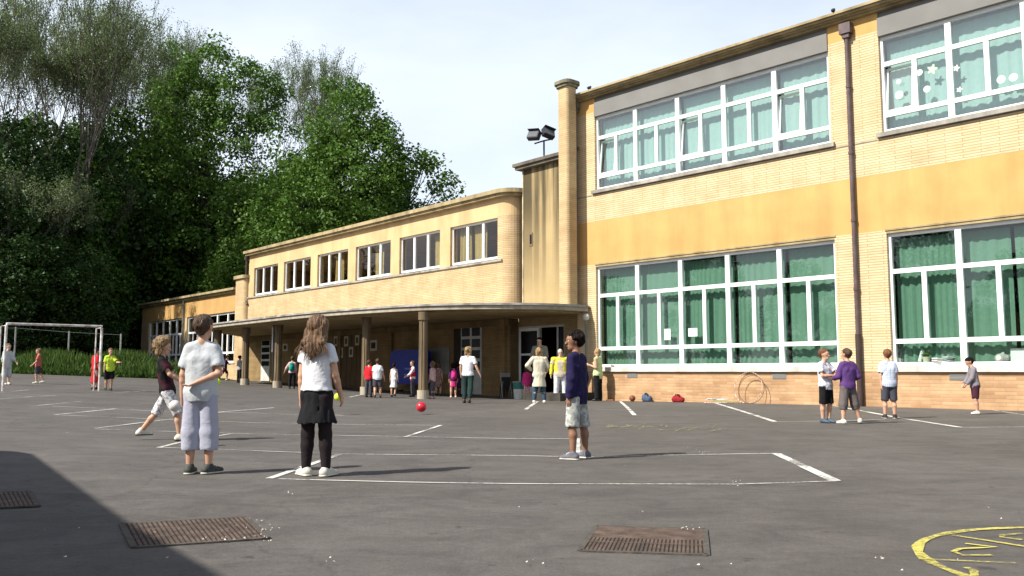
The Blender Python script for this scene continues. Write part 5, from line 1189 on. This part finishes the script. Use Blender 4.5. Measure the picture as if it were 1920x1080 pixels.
def make_bare(seed, H, leafm, barkm, depth=6, nl=8, ls=.11, clear=.24, spread=.34):
    rng = np.random.default_rng(seed); segs = []; tips = []
    def grow(p, d, L, r, k):
        q = p
        for i in range(2):
            d = d + rng.normal(size=3) * .10 + np.array([0, 0, .05]); d = d / np.linalg.norm(d); q2 = q + d * L / 2; segs.append((q, q2, r * (1 - .2 * i), r * (.8 - .2 * i))); q = q2
            if k <= 2: tips.append(q)
        if k == 0: return
        for j in range(3 if rng.random() < .72 else 2):
            a = rng.normal(size=3); a = a - d * a.dot(d); a /= np.linalg.norm(a) + 1e-9; s = spread * rng.uniform(.6, 1.3) * (.35 if j == 0 else 1) * (.75 if k >= depth - 1 else 1.1)
            nd = d + a * s + np.array([0, 0, .10]); nd /= np.linalg.norm(nd); grow(q, nd, L * rng.uniform(.68, .88), r * (.68 if j == 0 else .5), k - 1)
    p = np.array([0., 0, 0]); d = np.array([0, 0, 1.]); r = .19
    for i in range(4):
        d = d + rng.normal(size=3) * .05; d /= np.linalg.norm(d); q = p + d * H * clear / 4; segs.append((p, q, r, r * .95)); p = q; r *= .95
        if i >= 3:
            for _ in range(3): a_ = rng.uniform(0, 6.28); grow(p, np.array([math.cos(a_) * .75, math.sin(a_) * .75, .66]), H * .10, r * .32, depth - 2)
    grow(p, d, H * .19, r, depth)
    T = np.array(tips); rr_ = np.full(len(T), .32)
    top = max(s[1][2] for s in segs); k = H / top
    segs = [(a * k, b * k, max(r0, .014), max(r1, .011)) for a, b, r0, r1 in segs]
    V, Q = leaves_np(rng, T * k, rr_, nl, ls, 1)
    root = empty('bare_crowned_tree'); root.location = (0, -500, 0)
    o = bpy.data.objects.new('foliage', np_mesh('foliage', V, Q, leafm, False)); COL.objects.link(o); o.parent = root
    V, Q = tubes_np(segs, 4); o = bpy.data.objects.new('trunk', np_mesh('trunk', V, Q, barkm)); COL.objects.link(o); o.parent = root
    return root
maple = make_tree('maple_tree', 4, [(0, 0, 18.2, 2.9, 2.9, 3.2, 2.0), (.9, -.6, 13.6, 4.4, 4.2, 4.2, 3.8), (-3.0, 0, 11.2, 3.8, 3.6, 4.4, 2.6), (3.6, .3, 9.5, 3.2, 3.4, 4.0, 2.2), (-.6, -2.0, 7.2, 5.2, 3.8, 4.0, 3.0), (2.2, -.5, 16.0, 2.3, 2.6, 2.8, 1.2), (-2.0, 0, 15.6, 2.2, 2.4, 2.8, 1.1)], 22, 600, 80, .22, .92, LEAF, BARK)
maple2 = make_tree('maple_tree', 9, [(0, 0, 11.2, 3.4, 3.2, 3.4, 2), (-2.2, 0, 8.2, 3.2, 3.2, 3.6, 2), (2.4, 0, 7.4, 3.0, 3.2, 3.4, 2), (0, -1, 5.2, 4, 3.6, 3.2, 2)], 15, 300, 80, .22, .9, LEAF, BARK)
tall = make_tree('tall_broadleaf_tree', 12, [(-.6, 0, 23.2, 1.8, 2, 2.2, .7), (-2.0, 0, 19.6, 2.9, 2.8, 2.8, 1.3), (2.6, 0, 20.6, 2.8, 2.8, 2.7, 1.5), (3.4, -.6, 15.8, 3.6, 3.2, 3.6, 1.7), (-3.2, 0, 13.8, 3.4, 3.2, 4.0, 1.5), (0, -1.2, 10, 4.8, 4, 4.0, 2.0), (0, -.5, 16, 3.0, 3, 3.2, .8)], 26, 380, 75, .22, .95, LEAF, BARK)
dark1 = make_tree('shade_toned_tree', 21, [(0, 0, 12.5, 2.8, 2.8, 3.2, 2), (-2.4, 0, 9, 3.2, 3.2, 3.6, 2), (2.6, .4, 8.4, 3.2, 3.2, 3.8, 2), (0, -1, 5, 4.4, 4, 4.2, 3)], 16, 260, 46, .30, 1.0, LEAFD, BARK)
dark2 = make_tree('shade_toned_tree', 33, [(0, 0, 11, 3.4, 3, 4.6, 2.4), (1.8, 0, 6.5, 3.4, 3.4, 4, 2), (-2.0, 0, 5, 3.4, 3.2, 4.4, 2)], 16, 240, 46, .30, 1.0, LEAFD, BARK)
bare = [make_bare(s_, 26, LEAFS, BARKL) for s_ in (5, 8, 15)]
SRC = {'m': (maple, 22.4), 'n': (maple2, 15.3), 't': (tall, 26.2), 'd': (dark1, 16.4), 'e': (dark2, 16.4), 'b0': (bare[0], 26), 'b1': (bare[1], 26), 'b2': (bare[2], 26)}
used_src = set()
def plant(kind, px, ytop, Y, label, wid=1.0, rz=None, pos=None, zt=None):
    src, h = SRC[kind]
    if pos is None:
        d = ray(px, ytop); X = d.x / d.y * Y; top = at(px, ytop, Y).z
    else: X, Y = pos; top = zt
    z = float(gfar(X, Y)) ; k = (top - z) / h
    o = src if kind not in used_src else copy_tree(src); used_src.add(kind)
    o.location = (X, Y, z - .05); o.scale = (k * wid, k * wid, k); o.rotation_euler = (0, 0, rz if rz is not None else random.uniform(0, 6.28))
    tag(o, label, 'tree', 'trees of the wood behind the school'); return o
random.seed(11)
plant('m', 648, 126, 64, 'big full green maple rising highest above the middle wing roof', 1.0, 0.0)
plant('n', 768, 270, 66, 'smaller round maple at the right end of the wood, touching the open sky', 1.12, .5)
plant('t', 405, 48, 74, 'tallest leafy tree of the wood, between bare crowned trees', .98, 0.)
plant('t', 335, 60, 80, 'second tall leafy tree, left of the tallest one', .72, 2.4)
plant('b1', 540, 95, 82, 'bare crowned tree showing between the tall tree and the big maple', .8)
plant('b2', 585, 120, 84, 'thin bare crown just left of the big maple top', .6)
plant('b0', 490, 80, 84, 'bare twiggy crown right behind the tallest leafy tree', .8)
for i, (k, px, yt, Y, wd, lb) in enumerate([
    ('b0', 20, -50, 56, 1.0, 'bare crowned tree at the left edge of the photo'), ('b1', 95, -40, 60, .95, 'sparse tree with young olive leaves, second from the left edge'),
    ('b2', 150, -10, 64, .95, 'sparse tree forking high, third from the left edge'), ('b0', 215, 20, 84, .9, 'fine twigged bare tree left of the open sky'),
    ('b1', 258, 40, 88, .8, 'slender sparse tree nearest to the leafy ones'), ('b2', -70, -60, 58, 1., 'sparse tree mostly cut off by the left edge')]):
    plant(k, px, yt, Y, lb, wd)
for i, (k, px, yt, Y, wd, lb) in enumerate([('b2', 45, -20, 62, 1.0, 'sparse tree with upright boughs just right of the left edge tree'), ('b1', 178, 5, 72, .95, 'fine twigged tree standing behind the widest forking tree'),
    ('b2', 235, 30, 76, .95, 'thin crowned tree filling the gap before the leafy crowns'), ('b0', 128, 20, 74, 1.0, 'half bare tree deeper in the wood at the upper left'), ('b1', 5, 20, 70, 1.0, 'half bare tree deep in the wood at the left edge'), ('b0', 275, 70, 78, .8, 'low thin crown beside the second tall tree')]):
    plant(k, px, yt, Y, lb, wd)
LB = 'dense shade-toned understorey tree in the lower part of the wood'
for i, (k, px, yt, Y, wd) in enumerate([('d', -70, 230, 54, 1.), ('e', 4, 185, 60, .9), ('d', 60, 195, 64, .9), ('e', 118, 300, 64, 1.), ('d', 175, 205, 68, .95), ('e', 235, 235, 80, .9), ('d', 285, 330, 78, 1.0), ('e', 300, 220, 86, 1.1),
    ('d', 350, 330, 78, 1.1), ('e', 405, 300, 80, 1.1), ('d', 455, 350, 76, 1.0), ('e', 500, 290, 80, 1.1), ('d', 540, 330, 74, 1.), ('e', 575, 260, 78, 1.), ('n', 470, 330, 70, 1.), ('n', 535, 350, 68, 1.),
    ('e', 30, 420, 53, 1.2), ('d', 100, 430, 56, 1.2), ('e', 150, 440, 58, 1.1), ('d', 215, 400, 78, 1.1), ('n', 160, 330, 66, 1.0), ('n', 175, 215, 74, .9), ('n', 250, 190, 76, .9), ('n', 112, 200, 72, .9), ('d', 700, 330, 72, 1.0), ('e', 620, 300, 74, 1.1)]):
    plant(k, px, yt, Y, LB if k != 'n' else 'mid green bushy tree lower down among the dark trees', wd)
for i, (X, Y) in enumerate([(-33, -14), (-36, -5), (-33, 4), (-37, 12), (-34, 20), (-38, 28), (-36, 36), (-31, -22), (-42, 0), (-43, 18)]):
    plant('d' if i % 2 else 'e', 0, 0, 0, 'broadleaf tree along the left side of the yard, mirrored in the lower windows', 1.1, None, (X, Y), 9.5 + (i * 37 % 5) * .9)
# deep wood behind as one mass
rng = np.random.default_rng(2); n = 520
X = rng.uniform(-75, 6, n); Y = rng.uniform(92, 104, n); Z = rng.random(n) * (13 - np.abs(X + 40) * .06)
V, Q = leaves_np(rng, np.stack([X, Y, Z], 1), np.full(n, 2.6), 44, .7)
o = bpy.data.objects.new('far_wood', np_mesh('far_wood', V, Q, LEAFD, False)); COL.objects.link(o); tag(o, 'shade-toned far wood closing the view behind the trees', kind='stuff')
# undergrowth in the wood
n = 240; X = rng.uniform(-52, -16, n); Y = 54 + rng.random(n) * 26; ok = (X < -27.5) | (Y > 70); ok = (X < -32) | (Y > 76); X = X[ok]; Y = Y[ok]; Z = .6 + rng.random(len(X)) * 2.6
V, Q = leaves_np(rng, np.stack([X, Y, Z], 1), np.full(len(X), 1.5), 60, .4); o = bpy.data.objects.new('undergrowth', np_mesh('undergrowth', V, Q, LEAFD, False)); COL.objects.link(o); tag(o, 'shade-toned undergrowth between the trunks of the wood', kind='stuff')
# grass bank
def bank(X, Y):
    m = 1 / (1 + np.exp((X + 20.5) / .6)); t = np.clip((Y - 47.3) / 3.0, 0, 1); return gz(np.clip(X, -34, 60), Y) + m * .55 * t * t * (3 - 2 * t)
tag(sheet('grass_bank', lin(-60, -17, .5), [46.8] + lin(47, 53, .4) + [56, 60], .0, mat('bank soil', (.05, .07, .018), rough=1, var=.4, vscale=2), bank), kind='structure')
n = 26000; X = rng.uniform(-46, -18.6, n); Y = 47.0 + 5.5 * rng.random(n) ** 1.3; keep = X < -19.6 + .35 * rng.normal(size=n); X = X[keep]; Y = Y[keep]; n = len(X); Z = bank(X, Y)
hh = (.35 + .65 * rng.random(n)) * (.6 + .5 * np.sin(X * .9) * np.sin(X * .37 + Y) + .25) * np.clip((Y - 46.6) / .8, .35, 1); hh = np.clip(hh, .15, 1.1); a = rng.uniform(0, 6.28, n); wd = .03 + .035 * rng.random(n); bx, by = np.cos(a) * wd, np.sin(a) * wd; lx, ly = rng.normal(size=n) * .16, rng.normal(size=n) * .16
V = np.stack([np.stack([X - bx, Y - by, Z - .03], 1), np.stack([X + bx, Y + by, Z - .03], 1), np.stack([X + bx * .7 + lx * .5, Y + by * .7 + ly * .5, Z + hh * .6], 1), np.stack([X + lx, Y + ly, Z + hh], 1)], 1).reshape(-1, 3)
o = bpy.data.objects.new('tall_grass', np_mesh('tall_grass', V, np.arange(n * 4).reshape(-1, 4), GRASSM, False)); COL.objects.link(o); tag(o, 'tall sunlit grass along the far left edge of the yard', kind='stuff')
# fence posts with wires at the back of the bank
fe = empty('wire_fence', (0, 0, 0)); tag(fe, 'grey posts of a tall thin wire fence standing in the grass before the wood', 'fence'); fp_ = []
for px, yt in ((-68, 612), (30, 613), (130, 621), (227, 626)):
    p = at(px, yt, 50.5); fp_.append(p); MB().tube([(p.x, p.y, float(bank(p.x, p.y)) - .1), p], .05, 8).build('post', GREYM, fe)
g = MB()
for t in (.97,):
    for a, b in zip(fp_[:-1], fp_[1:]):
        za, zb = float(bank(a.x, a.y)), float(bank(b.x, b.y)); g.tube([(a.x, a.y, za + (a.z - za) * t), (b.x, b.y, zb + (b.z - zb) * t)], .006, 4)
g.build('wire', GREYM, fe)
tag(fe.children[-1], kind='stuff') if False else None
# ------------------------------------------------------------------ goal
GP = mat('goal paint', (.66, .68, .66), rough=.5, var=.35, vscale=5, col2=(.38, .30, .27))
pr_ = Vector((-13.15, 27.5)); d_ = ray(7, 700); pl_ = Vector((d_.x / d_.y * 25.0, 25.0)); gr = empty('goal', (0, 0, 0)); tag(gr, 'white painted steel goal frame on the left side of the yard', 'goal')
zR, zL = float(gz(*pr_)), float(gz(*pl_)); tR, tL = at(190, 612, 27.5).z, at(7, 607, 25).z
MB().tube([(*pr_, zR), (*pr_, tR - .045)], .038, 10).build('post', GP, gr); MB().tube([(*pl_, zL), (*pl_, tL - .045)], .038, 10).build('post', GP, gr)
MB().tube([(*pl_, tL), (*pr_, tR)], .038, 10).build('crossbar', GP, gr)
bk_ = Vector((-.84, .54)) * 1.0
for p, z0, t in ((pr_, zR, tR), (pl_, zL, tL)):
    q = p + bk_; q = p + bk_ * .30; MB().tube([(q.x, q.y, float(gz(*q))), (q.x, q.y, t - .06), (p.x, p.y, t - .05)], .022, 8).build('stay', GP, gr)
# ------------------------------------------------------------------ balls
def ball(px, py, Y, r, col, label, name='ball'):
    p = at(px, py, Y); e = MB().sphere((0, 0, 0), r, 28, 18); g = e.build(name, col, None, smooth=True); g.location = p; tag(g, label, 'ball'); return g
ball(790, 763, 18.9, .11, mat('red rubber', (.55, .012, .03), rough=.35, spec=.5, var=.25, vscale=14), 'shiny red ball bouncing in front of the front column')
ball(634, 744, 18.5, .085, mat('lime rubber', (.55, .75, .04), rough=.5), 'lime yellow ball in the air right of the long haired girl')
ball(407, 716, 22, .09, MC['lime rubber'], 'lime yellow ball right of the boy in grey')
ball(328, 761, 10.6, .07, mat('white leather', (.62, .58, .55), rough=.5, var=.3, vscale=12), 'white ball in the hands of the lunging child')
def wall_pt(px, off): 
    u, _ = MAIN.uz(px, 700, off); p = MAIN.w(u, off); return Vector((p.x, p.y, float(gz(p.x, p.y))))
p = wall_pt(1185, -.28); g = MB().sphere((0, 0, .105), .105, 20, 14).build('ball', mat('brown leather', (.20, .07, .035), rough=.6, var=.3), None, smooth=True); g.location = p; tag(g, 'brown ball resting by the plinth left of the blue bag', 'ball')
# bags
def bag(px, off, m, label, w_, h_, peak=0.0):
    p = wall_pt(px, off); o = empty('bag', p, -MAIN.phi); tag(o, label, 'bag'); v = Vol()
    v.add((-w_ * .3, 0, h_ * .32), (w_ * .3, 0, h_ * .30), h_ * .42, h_ * .36, k=.06); v.add((-w_ * .1 + peak, .02, h_ * .5), (peak * .6, 0, h_ * .8), h_ * .3, h_ * .16, k=.08); v.cut((0, 0, .005), (0, 0, -1)); vobj('body', v, .012, m, o, (.008, 30, 1.))
    MB().tube([(-w_ * .3, -.05, h_ * .55), (-w_ * .1, -.08, h_ * .95), (w_ * .15, -.08, h_ * .9), (w_ * .3, -.06, h_ * .5)], .012, 6).build('strap', BLK, o)
bag(1213, -.25, cloth('navy nylon', (.03, .06, .12), (.10, .12, .16)), 'small dark blue slouched bag between the brown ball and the red bag', .26, .30, -.06)
bag(1271, -.28, cloth('red nylon', (.26, .02, .025)), 'dark red round bag lying against the orange plinth', .40, .27, .02)
p = wall_pt(1143, -.2); g = MB().box(-.12, .12, -.06, .06, 0, .05); o = g.build('board_eraser', mat('brick chip', (.3, .12, .06)), None, bevel=.01); o.location = p; tag(o, 'small reddish block lying at the foot of the wall', 'block')
# hoops
def hoop(c, rad, m, label, nrm, name='hoop', r=.010):
    nrm = Vector(nrm).normalized(); a = nrm.orthogonal().normalized(); b = nrm.cross(a); mb = MB(); n = 48; rg = []
    for i in range(n):
        t = 2 * PI * i / n; rr_ = a * math.cos(t) + b * math.sin(t)
        for k in range(6):
            q = 2 * PI * k / 6; P_ = rr_ * (rad + r * math.cos(q)) + nrm * r * math.sin(q); mb.v.append(tuple(P_))
    for i in range(n):
        for k in range(6): i2 = (i + 1) % n; k2 = (k + 1) % 6; mb.f.append([i * 6 + k, i2 * 6 + k, i2 * 6 + k2, i * 6 + k2])
    o = mb.build(name, m, None, smooth=True); o.location = c; tag(o, label, 'hoop', 'gymnastic hoops at the foot of the wall'); return o
HM1 = cloth('striped hoop', (.60, .52, .44), (.34, .20, .14), 'vstripe', 6, .5); HM2 = mat('brown hoop', (.16, .09, .06), rough=.5); HM3 = mat('green hoop', (.12, .30, .14), rough=.5)
nF = Vector((-math.sin(MAIN.phi), -math.cos(MAIN.phi), .22))
p = wall_pt(1402, -.16); hoop(p + Vector((0, 0, .47)), .47, HM1, 'large pale striped hoop leaning against the plinth', nF)
p = wall_pt(1408, -.24); hoop(p + Vector((0, 0, .42)), .42, HM2, 'brown hoop leaning in front of the striped hoop', nF)
p = wall_pt(1346, -.55); hoop(p + Vector((0, 0, .02)), .42, HM1, 'pale striped hoop lying flat on the asphalt left of the leaning hoops', (0, .02, 1))
p = wall_pt(1360, -.50); hoop(p + Vector((0, 0, .05)), .38, HM3, 'green hoop lying on top of the flat striped hoop', (.03, .02, 1))
p = wall_pt(1342, -.4); mb = MB(); rq = random.Random(8); pts = [(rq.uniform(-.35, .35), rq.uniform(-.15, .15), .10 + rq.uniform(0, .04)) for _ in range(14)]; mb.tube(pts, .011, 6); o = mb.build('skipping_rope', PAPER, None, smooth=True); o.location = p; tag(o, 'tangled white skipping rope on the flat hoops', 'rope')
# ------------------------------------------------------------------ things under the canopy
def on_mid(name, x0, y0, x1, y1, m, label, cat, th=.02, off=0.0, group=None, inner=None, innerm=None):
    u0, za = MID.uz(x0, y0, off); u1, _ = MID.uz(x1, y0, off); _, zb = MID.uz((x0 + x1) / 2, y1, off); P_ = MID.w((u0 + u1) / 2, off); w2 = (u1 - u0) / 2
    r_ = empty(name, (P_.x, P_.y, zb), -MID.phi) if inner else None
    mb = MB().box(-w2, w2, -th, 0, 0, za - zb)
    if inner:
        mb.build('sheet' if cat == 'poster' else 'frame', m, r_); i_ = inner; MB().box(-w2 * i_, w2 * i_, -th - .004, -th, (za - zb) * (1 - i_) / 2, (za - zb) * (1 + i_) / 2).build('print', innerm, r_); tag(r_, label, cat, group); return r_
    o = mb.build(name, m, None); o.location = (P_.x, P_.y, zb); o.rotation_euler.z = -MID.phi; tag(o, label, cat, group); return o
PP = mat('poster paper', (.55, .50, .38), var=.15); PQ = mat('poster print', (.12, .10, .07), var=.6, vscale=14)
for x, y, lb in ((630, 640, 'first poster of the upper row between the third and second columns'), (649.5, 640, 'middle poster of the upper row'), (670, 638, 'right poster of the upper row, nearest the second column'), (639.5, 661.5, 'left poster of the lower row'), (658.5, 660, 'right poster of the lower row')):
    on_mid('poster', x - 3.8, y - 9.5, x + 3.8, y + 9.5, PP, lb, 'poster', .012, -.045, 'posters on the dark wall', .55, PQ)
on_mid('picture_frame', 694, 638, 708, 658, PP, 'square pale picture frame with dark centre right of the second column', 'picture', .03, -.005, None, .55, BLACKP)
on_mid('picture_frame', 531, 645, 540, 658, PP, 'small pale picture frame with dark centre near the far door', 'picture', .03, -.005, None, .55, BLACKP)
on_mid('notice_board', 803, 653, 843, 702, mat('grey board', (.22, .22, .20), var=.2), 'plain grey board on the wall behind the front column', 'board', .03, -.02)
on_mid('warning_sign', 511, 609, 515.5, 660, PAPER, 'narrow white upright sign on the pipe by the fourth column', 'sign', .02, -3.9)
# folded table tennis table
u0, zt = MID.uz(736, 657, -.7); u1, zb = MID.uz(803, 722, -.7); Pm = MID.w((u0 + u1) / 2, -.7); w2 = (u1 - u0) / 2; zg = float(gz(Pm.x, Pm.y)); hh_ = zt - zg
tt = empty('table_tennis_table', (Pm.x, Pm.y, zg), -MID.phi); tag(tt, 'folded blue table tennis table with rounded top standing under the canopy', 'table')
BLU = mat('blue table top', (.015, .03, .30), rough=.45, var=.15); pts = []
for k in range(9): a = PI / 2 * k / 8; pts.append((w2 - .28 + .28 * math.cos(a), hh_ - .28 + .28 * math.sin(a)))
for k in range(9): a = PI / 2 + PI / 2 * k / 8; pts.append((-w2 + .28 + .28 * math.cos(a), hh_ - .28 + .28 * math.sin(a)))
pts += [(-w2, .35), (w2, .35)]
for dy, nm in ((-.10, 'table_half'), (.12, 'table_half')):
    mb = MB(); n = len(pts); mb.v = [(x, dy - .015, z) for x, z in pts] + [(x, dy + .015, z) for x, z in pts]; mb.f = [list(range(n - 1, -1, -1)), list(range(n, 2 * n))] + [[i, (i + 1) % n, n + (i + 1) % n, n + i] for i in range(n)]; o = mb.build(nm, BLU, tt)
    if dy < 0:
        g = MB()
        for (a, b, z) in ((-.22, .22, .98), (-.26, .30, .72)):
            x = a
            while x < b: g.box(x, x + .045, dy - .02, dy - .0155, z, z + .08); x += .07
        g.build('pale_lettering', mat('faint lettering', (.25, .32, .62)), o); 
for sx_ in (-1, 1):
    o = MB().tube([(sx_ * w2 * .7, -.25, .07), (sx_ * w2 * .7, .25, .07)], .022, 8).tube([(sx_ * w2 * .7, 0, .07), (sx_ * w2 * .7, 0, .8)], .02, 8).build('leg', METAL, tt)
    for y_ in (-.25, .25): MB().tube([(sx_ * w2 * .7 - .02, y_, .06), (sx_ * w2 * .7 + .02, y_, .06)], .06, 14).build('wheel', METAL, o)
# tub and folding chair by the entrance
def mid_ground(px, off):
    u, _ = MID.uz(px, 740, off); p = MID.w(u, off); return Vector((p.x, p.y, float(gz(p.x, p.y))))
p = mid_ground(974, -.9); o = empty('bin', p); tag(o, 'round waste tub, white below and teal above, left of the small pink child', 'bin')
MB().tube([(0, 0, 0), (0, 0, .36)], [.20, .235], 24).build('lower_tub', mat('white plastic', (.6, .62, .60), rough=.5, var=.2), o, smooth=False); MB().tube([(0, 0, .36), (0, 0, .60)], [.237, .25], 24).build('upper_tub', mat('teal plastic', (.03, .16, .14), rough=.5), o); MB().tube([(0, 0, .60), (0, 0, .64)], [.27, .25], 24).build('lid', mat('grey plastic', (.25, .26, .27), rough=.5), o)
p = mid_ground(951, -.5); o = empty('folding_chair', p, .5); tag(o, 'folded metal chair leaning beside the tub with dark seat', 'chair')
for x in (-.2, .2):
    MB().tube([(x, 0, 0), (x, .18, .95)], .013, 8).build('leg', GREYM, o); MB().tube([(x * .85, .22, 0), (x * .85, .02, .62)], .013, 8).build('leg', GREYM, o)
MB().box(-.19, .19, .09, .11, .38, .78).build('seat', SHB, o); MB().box(-.2, .2, .15, .17, .78, .93).build('backrest', GREYM, o)
p = mid_ground(941, -.3); o = MB().box(-.13, .13, -.03, .03, 0, .66).build('panel', BLACKP, None, bevel=.01); o.location = p; o.rotation_euler = (-.12, 0, -MID.phi); o.name = 'black_panel'; tag(o, 'thin black panel leaning on the wall left of the folded chair', 'panel')
# ------------------------------------------------------------------ on and behind the windows
def on_main(name, px, py, w_, h_, off, m, label, cat, group=None, shape='rect', th=.004):
    u, z = MAIN.uz(px, py, off); P_ = MAIN.w(u, off); mb = MB()
    if shape == 'rect': mb.box(-w_ / 2, w_ / 2, -th, 0, -h_ / 2, h_ / 2)
    else:
        n = 18; c = []
        for i in range(n):
            a = 2 * PI * i / n; k = 1 if shape == 'disc' else (.72 + .28 * math.cos(5 * a)); c.append((w_ / 2 * k * math.cos(a), h_ / 2 * k * math.sin(a)))
        mb.v = [(x, -th, y) for x, y in c] + [(x, 0, y) for x, y in c]; mb.f = [list(range(n)), list(range(2 * n - 1, n - 1, -1))] + [[i, n + i, n + (i + 1) % n, (i + 1) % n] for i in range(n)]
    o = mb.build(name, m, None); o.location = (P_.x, P_.y, z); o.rotation_euler.z = -MAIN.phi; tag(o, label, cat, group); return o
on_main('paper_notice', 1251.5, 627, .24, .36, .135, PAPER, 'upright white paper taped inside the second bay of the lower window', 'notice')
on_main('paper_notice', 1299, 623, .34, .26, .135, PAPER, 'wide white paper taped inside the third bay of the lower window', 'notice')
STK = mat('sticker white', (.60, .66, .60)); STG = mat('sticker pale green', (.45, .68, .42))
for px, py, w_, sh_, m, lb in ((1685, 153, .13, 'disc', STK, 'small white round sticker on the tilted sash, the upper one'), (1686, 178, .22, 'disc', STK, 'large white round sticker low on the tilted sash'), (1724, 136, .17, 'disc', STK, 'white round sticker left of the green flower'), (1738, 167, .18, 'disc', STK, 'white round sticker below the green flower'), (1748, 130, .30, 'flower', STG, 'pale green flower shaped sticker'), (1793, 128, .20, 'flower', STK, 'white uneven sticker at the top of the second bay'), (1799, 168, .17, 'flower', STK, 'whitish sticker low in the second bay'), (1877, 149, .20, 'disc', STK, 'white oval sticker at the far right, left of a pair'), (1900, 145, .20, 'disc', STK, 'white oval sticker at the far right, right of a pair')):
    on_main('window_sticker', px, py, w_, w_, .13 if px > 1690 else .12, m, lb, 'sticker', 'stickers on the upper right window', sh_)
sh = MB().box(10.38, 19.07, .20, .34, 1.10, 1.17); sh.build('inner_shelf', WSTONE, root if False else bpy.data.objects['classroom_wing'])
def shelf(px, off=.27):
    u, _ = MAIN.uz(px, 670, off); p = MAIN.w(u, off); return Vector((p.x, p.y, 1.17))
WP = mat('white plastic ware', (.70, .70, .66), rough=.5, var=.15)
p = shelf(1724); o = MB().tube([(0, 0, .02), (.10, 0, .33)], .05, 14).build('paper_roll', WP, None); o.location = p; tag(o, 'white paper roll leaning behind the right lower window', 'roll')
p = shelf(1737); o = empty('plant_pot', p); tag(o, 'beige pot with grey green plant inside the right lower window', 'plant pot'); MB().tube([(0, 0, 0), (0, 0, .15)], [.08, .10], 16).build('pot', mat('beige pot', (.50, .47, .34)), o)
V, Q = leaves_np(rng, np.array([[0, 0, .24]]), np.array([.11]), 40, .07); oo = bpy.data.objects.new('leaves', np_mesh('leaves', V, Q, LEAFS, False)); COL.objects.link(oo); oo.parent = o
p = shelf(1685); o = empty('mug', p); tag(o, 'white mug at the left end of the window shelf', 'mug'); MB().tube([(0, 0, 0), (0, 0, .13)], .06, 16).build('cup', WP, o); MB().tube([(.05, 0, .03), (.10, 0, .04), (.10, 0, .09), (.05, 0, .10)], .01, 6).build('handle', WP, o)
p = shelf(1770); mb = MB(); rq = random.Random(4)
for k in range(7): mb.obox((rq.uniform(-.22, .22), rq.uniform(-.04, .04), .02 + k * .018), Vector((.14, .05, rq.uniform(-.03, .03))), Vector((-.03, .09, 0)), Vector((0, 0, .007)))
o = mb.build('paper_pile', PAPER, None); o.location = p; tag(o, 'untidy pile of white papers on the window shelf', 'papers')
p = shelf(1880, .28); v = Vol(); v.add((-.07, 0, .09), (.07, 0, .09), .11, .10, k=.04); v.add((0, 0, .15), (.01, 0, .22), .06, .03, k=.05); v.cut((0, 0, .0), (0, 0, -1)); o = empty('plastic_bag', p); tag(o, 'knotted pale plastic bag on the window shelf at the right', 'bag'); vobj('sack', v, .012, mat('pale bag', (.42, .40, .38), rough=.5), o, (.006, 50, 1.))
p = shelf(1912, .30); o = MB().box(-.20, .20, -.01, .01, 0, .33).build('white_board', WP, None); o.location = p; o.rotation_euler = (-.1, 0, -MAIN.phi); tag(o, 'white board standing on the window shelf at the right edge', 'board')
# ------------------------------------------------------------------ roof things
u, _ = MAIN.uz(1428, 70, .9); P_ = MAIN.w(u, .9); zz = MAIN.uz(1428, 66, .9)[1]
o = empty('roof_light', (P_.x, P_.y, 10.98), -MAIN.phi); tag(o, 'low white roof light on top of the classroom wing', 'roof light'); zz = 10.98 + (zz - 10.98) * .62
MB().box(-.65, .65, -.4, .4, 0, zz - 10.98 - .04).build('kerb', WHITE, o); MB().box(-.7, .7, -.45, .45, zz - 10.98 - .04, zz - 10.98).build('cover', WHITE, o)
Pt = at(1020, 287, 33.3); fl_ = empty('floodlight', (Pt.x, Pt.y, Pt.z - .1)); tag(fl_, 'pair of dark floodlights on a short mast on the tower roof', 'floodlight')
FLG = mat('floodlight glass', (.10, .11, .12), rough=.15, spec=.6)
MB().tube([(0, 0, 0), (0, 0, .62)], .035, 8).tube([(-.38, 0, .48), (0, 0, .60), (.30, 0, .66)], .03, 8).build('mast', METAL, fl_)
for cx, cz, ry, yw in ((-.40, .78, .10, -.5), (.17, .86, .25, .6)):
    h = empty('lamp_head'); h.parent = fl_
    h.location = (cx, -.1, cz); h.rotation_euler = (-.45, ry * .6, yw)
    bpy.data.objects.remove(h); M_ = Matrix.Translation((cx, -.1, cz)) @ (Matrix.Rotation(yw, 4, 'Z') @ Matrix.Rotation(-.45, 4, 'X') @ Matrix.Rotation(ry, 4, 'Y'))
    def bx_(name, a, m, par):
        mb = MB().box(*a); mb.v = [tuple(M_ @ Vector(v)) for v in mb.v]; return mb.build(name, m, par, bevel=.015)
    h = bx_('lamp_head', (-.25, .25, -.10, .12, -.17, .17), METAL, fl_); bx_('lens', (-.22, .22, -.115, -.10, -.14, .14), FLG, h); bx_('visor', (-.26, .26, -.22, .12, .17, .19), METAL, h)
for px, py in ((1105, 181), (1563, 34)):
    u, z = MAIN.uz(px, py, -.25); P_ = MAIN.w(u, -.25); o = empty('bird', (P_.x, P_.y, 11.03), 1.0); tag(o, 'small dark bird perched on the cornice ' + ('near the chimney' if px < 1300 else 'above the purple downpipe'), 'bird')
    v = Vol(); v.add((-.05, 0, .09), (.06, 0, .12), .055, .045, k=.03); v.add((.09, 0, .17), (.10, 0, .17), .035, k=.03); v.add((.12, 0, .165), (.155, 0, .16), .012, .005, k=.01); v.add((-.08, 0, .08), (-.19, 0, .05), .03, .015, flat=(0, 0, 1), fs=.5, k=.02); v.add((0, .02, .06), (0, .02, .0), .008, k=.005); v.add((0, -.02, .06), (0, -.02, .0), .008, k=.005)
    vobj('body', v, .008, METAL, o)
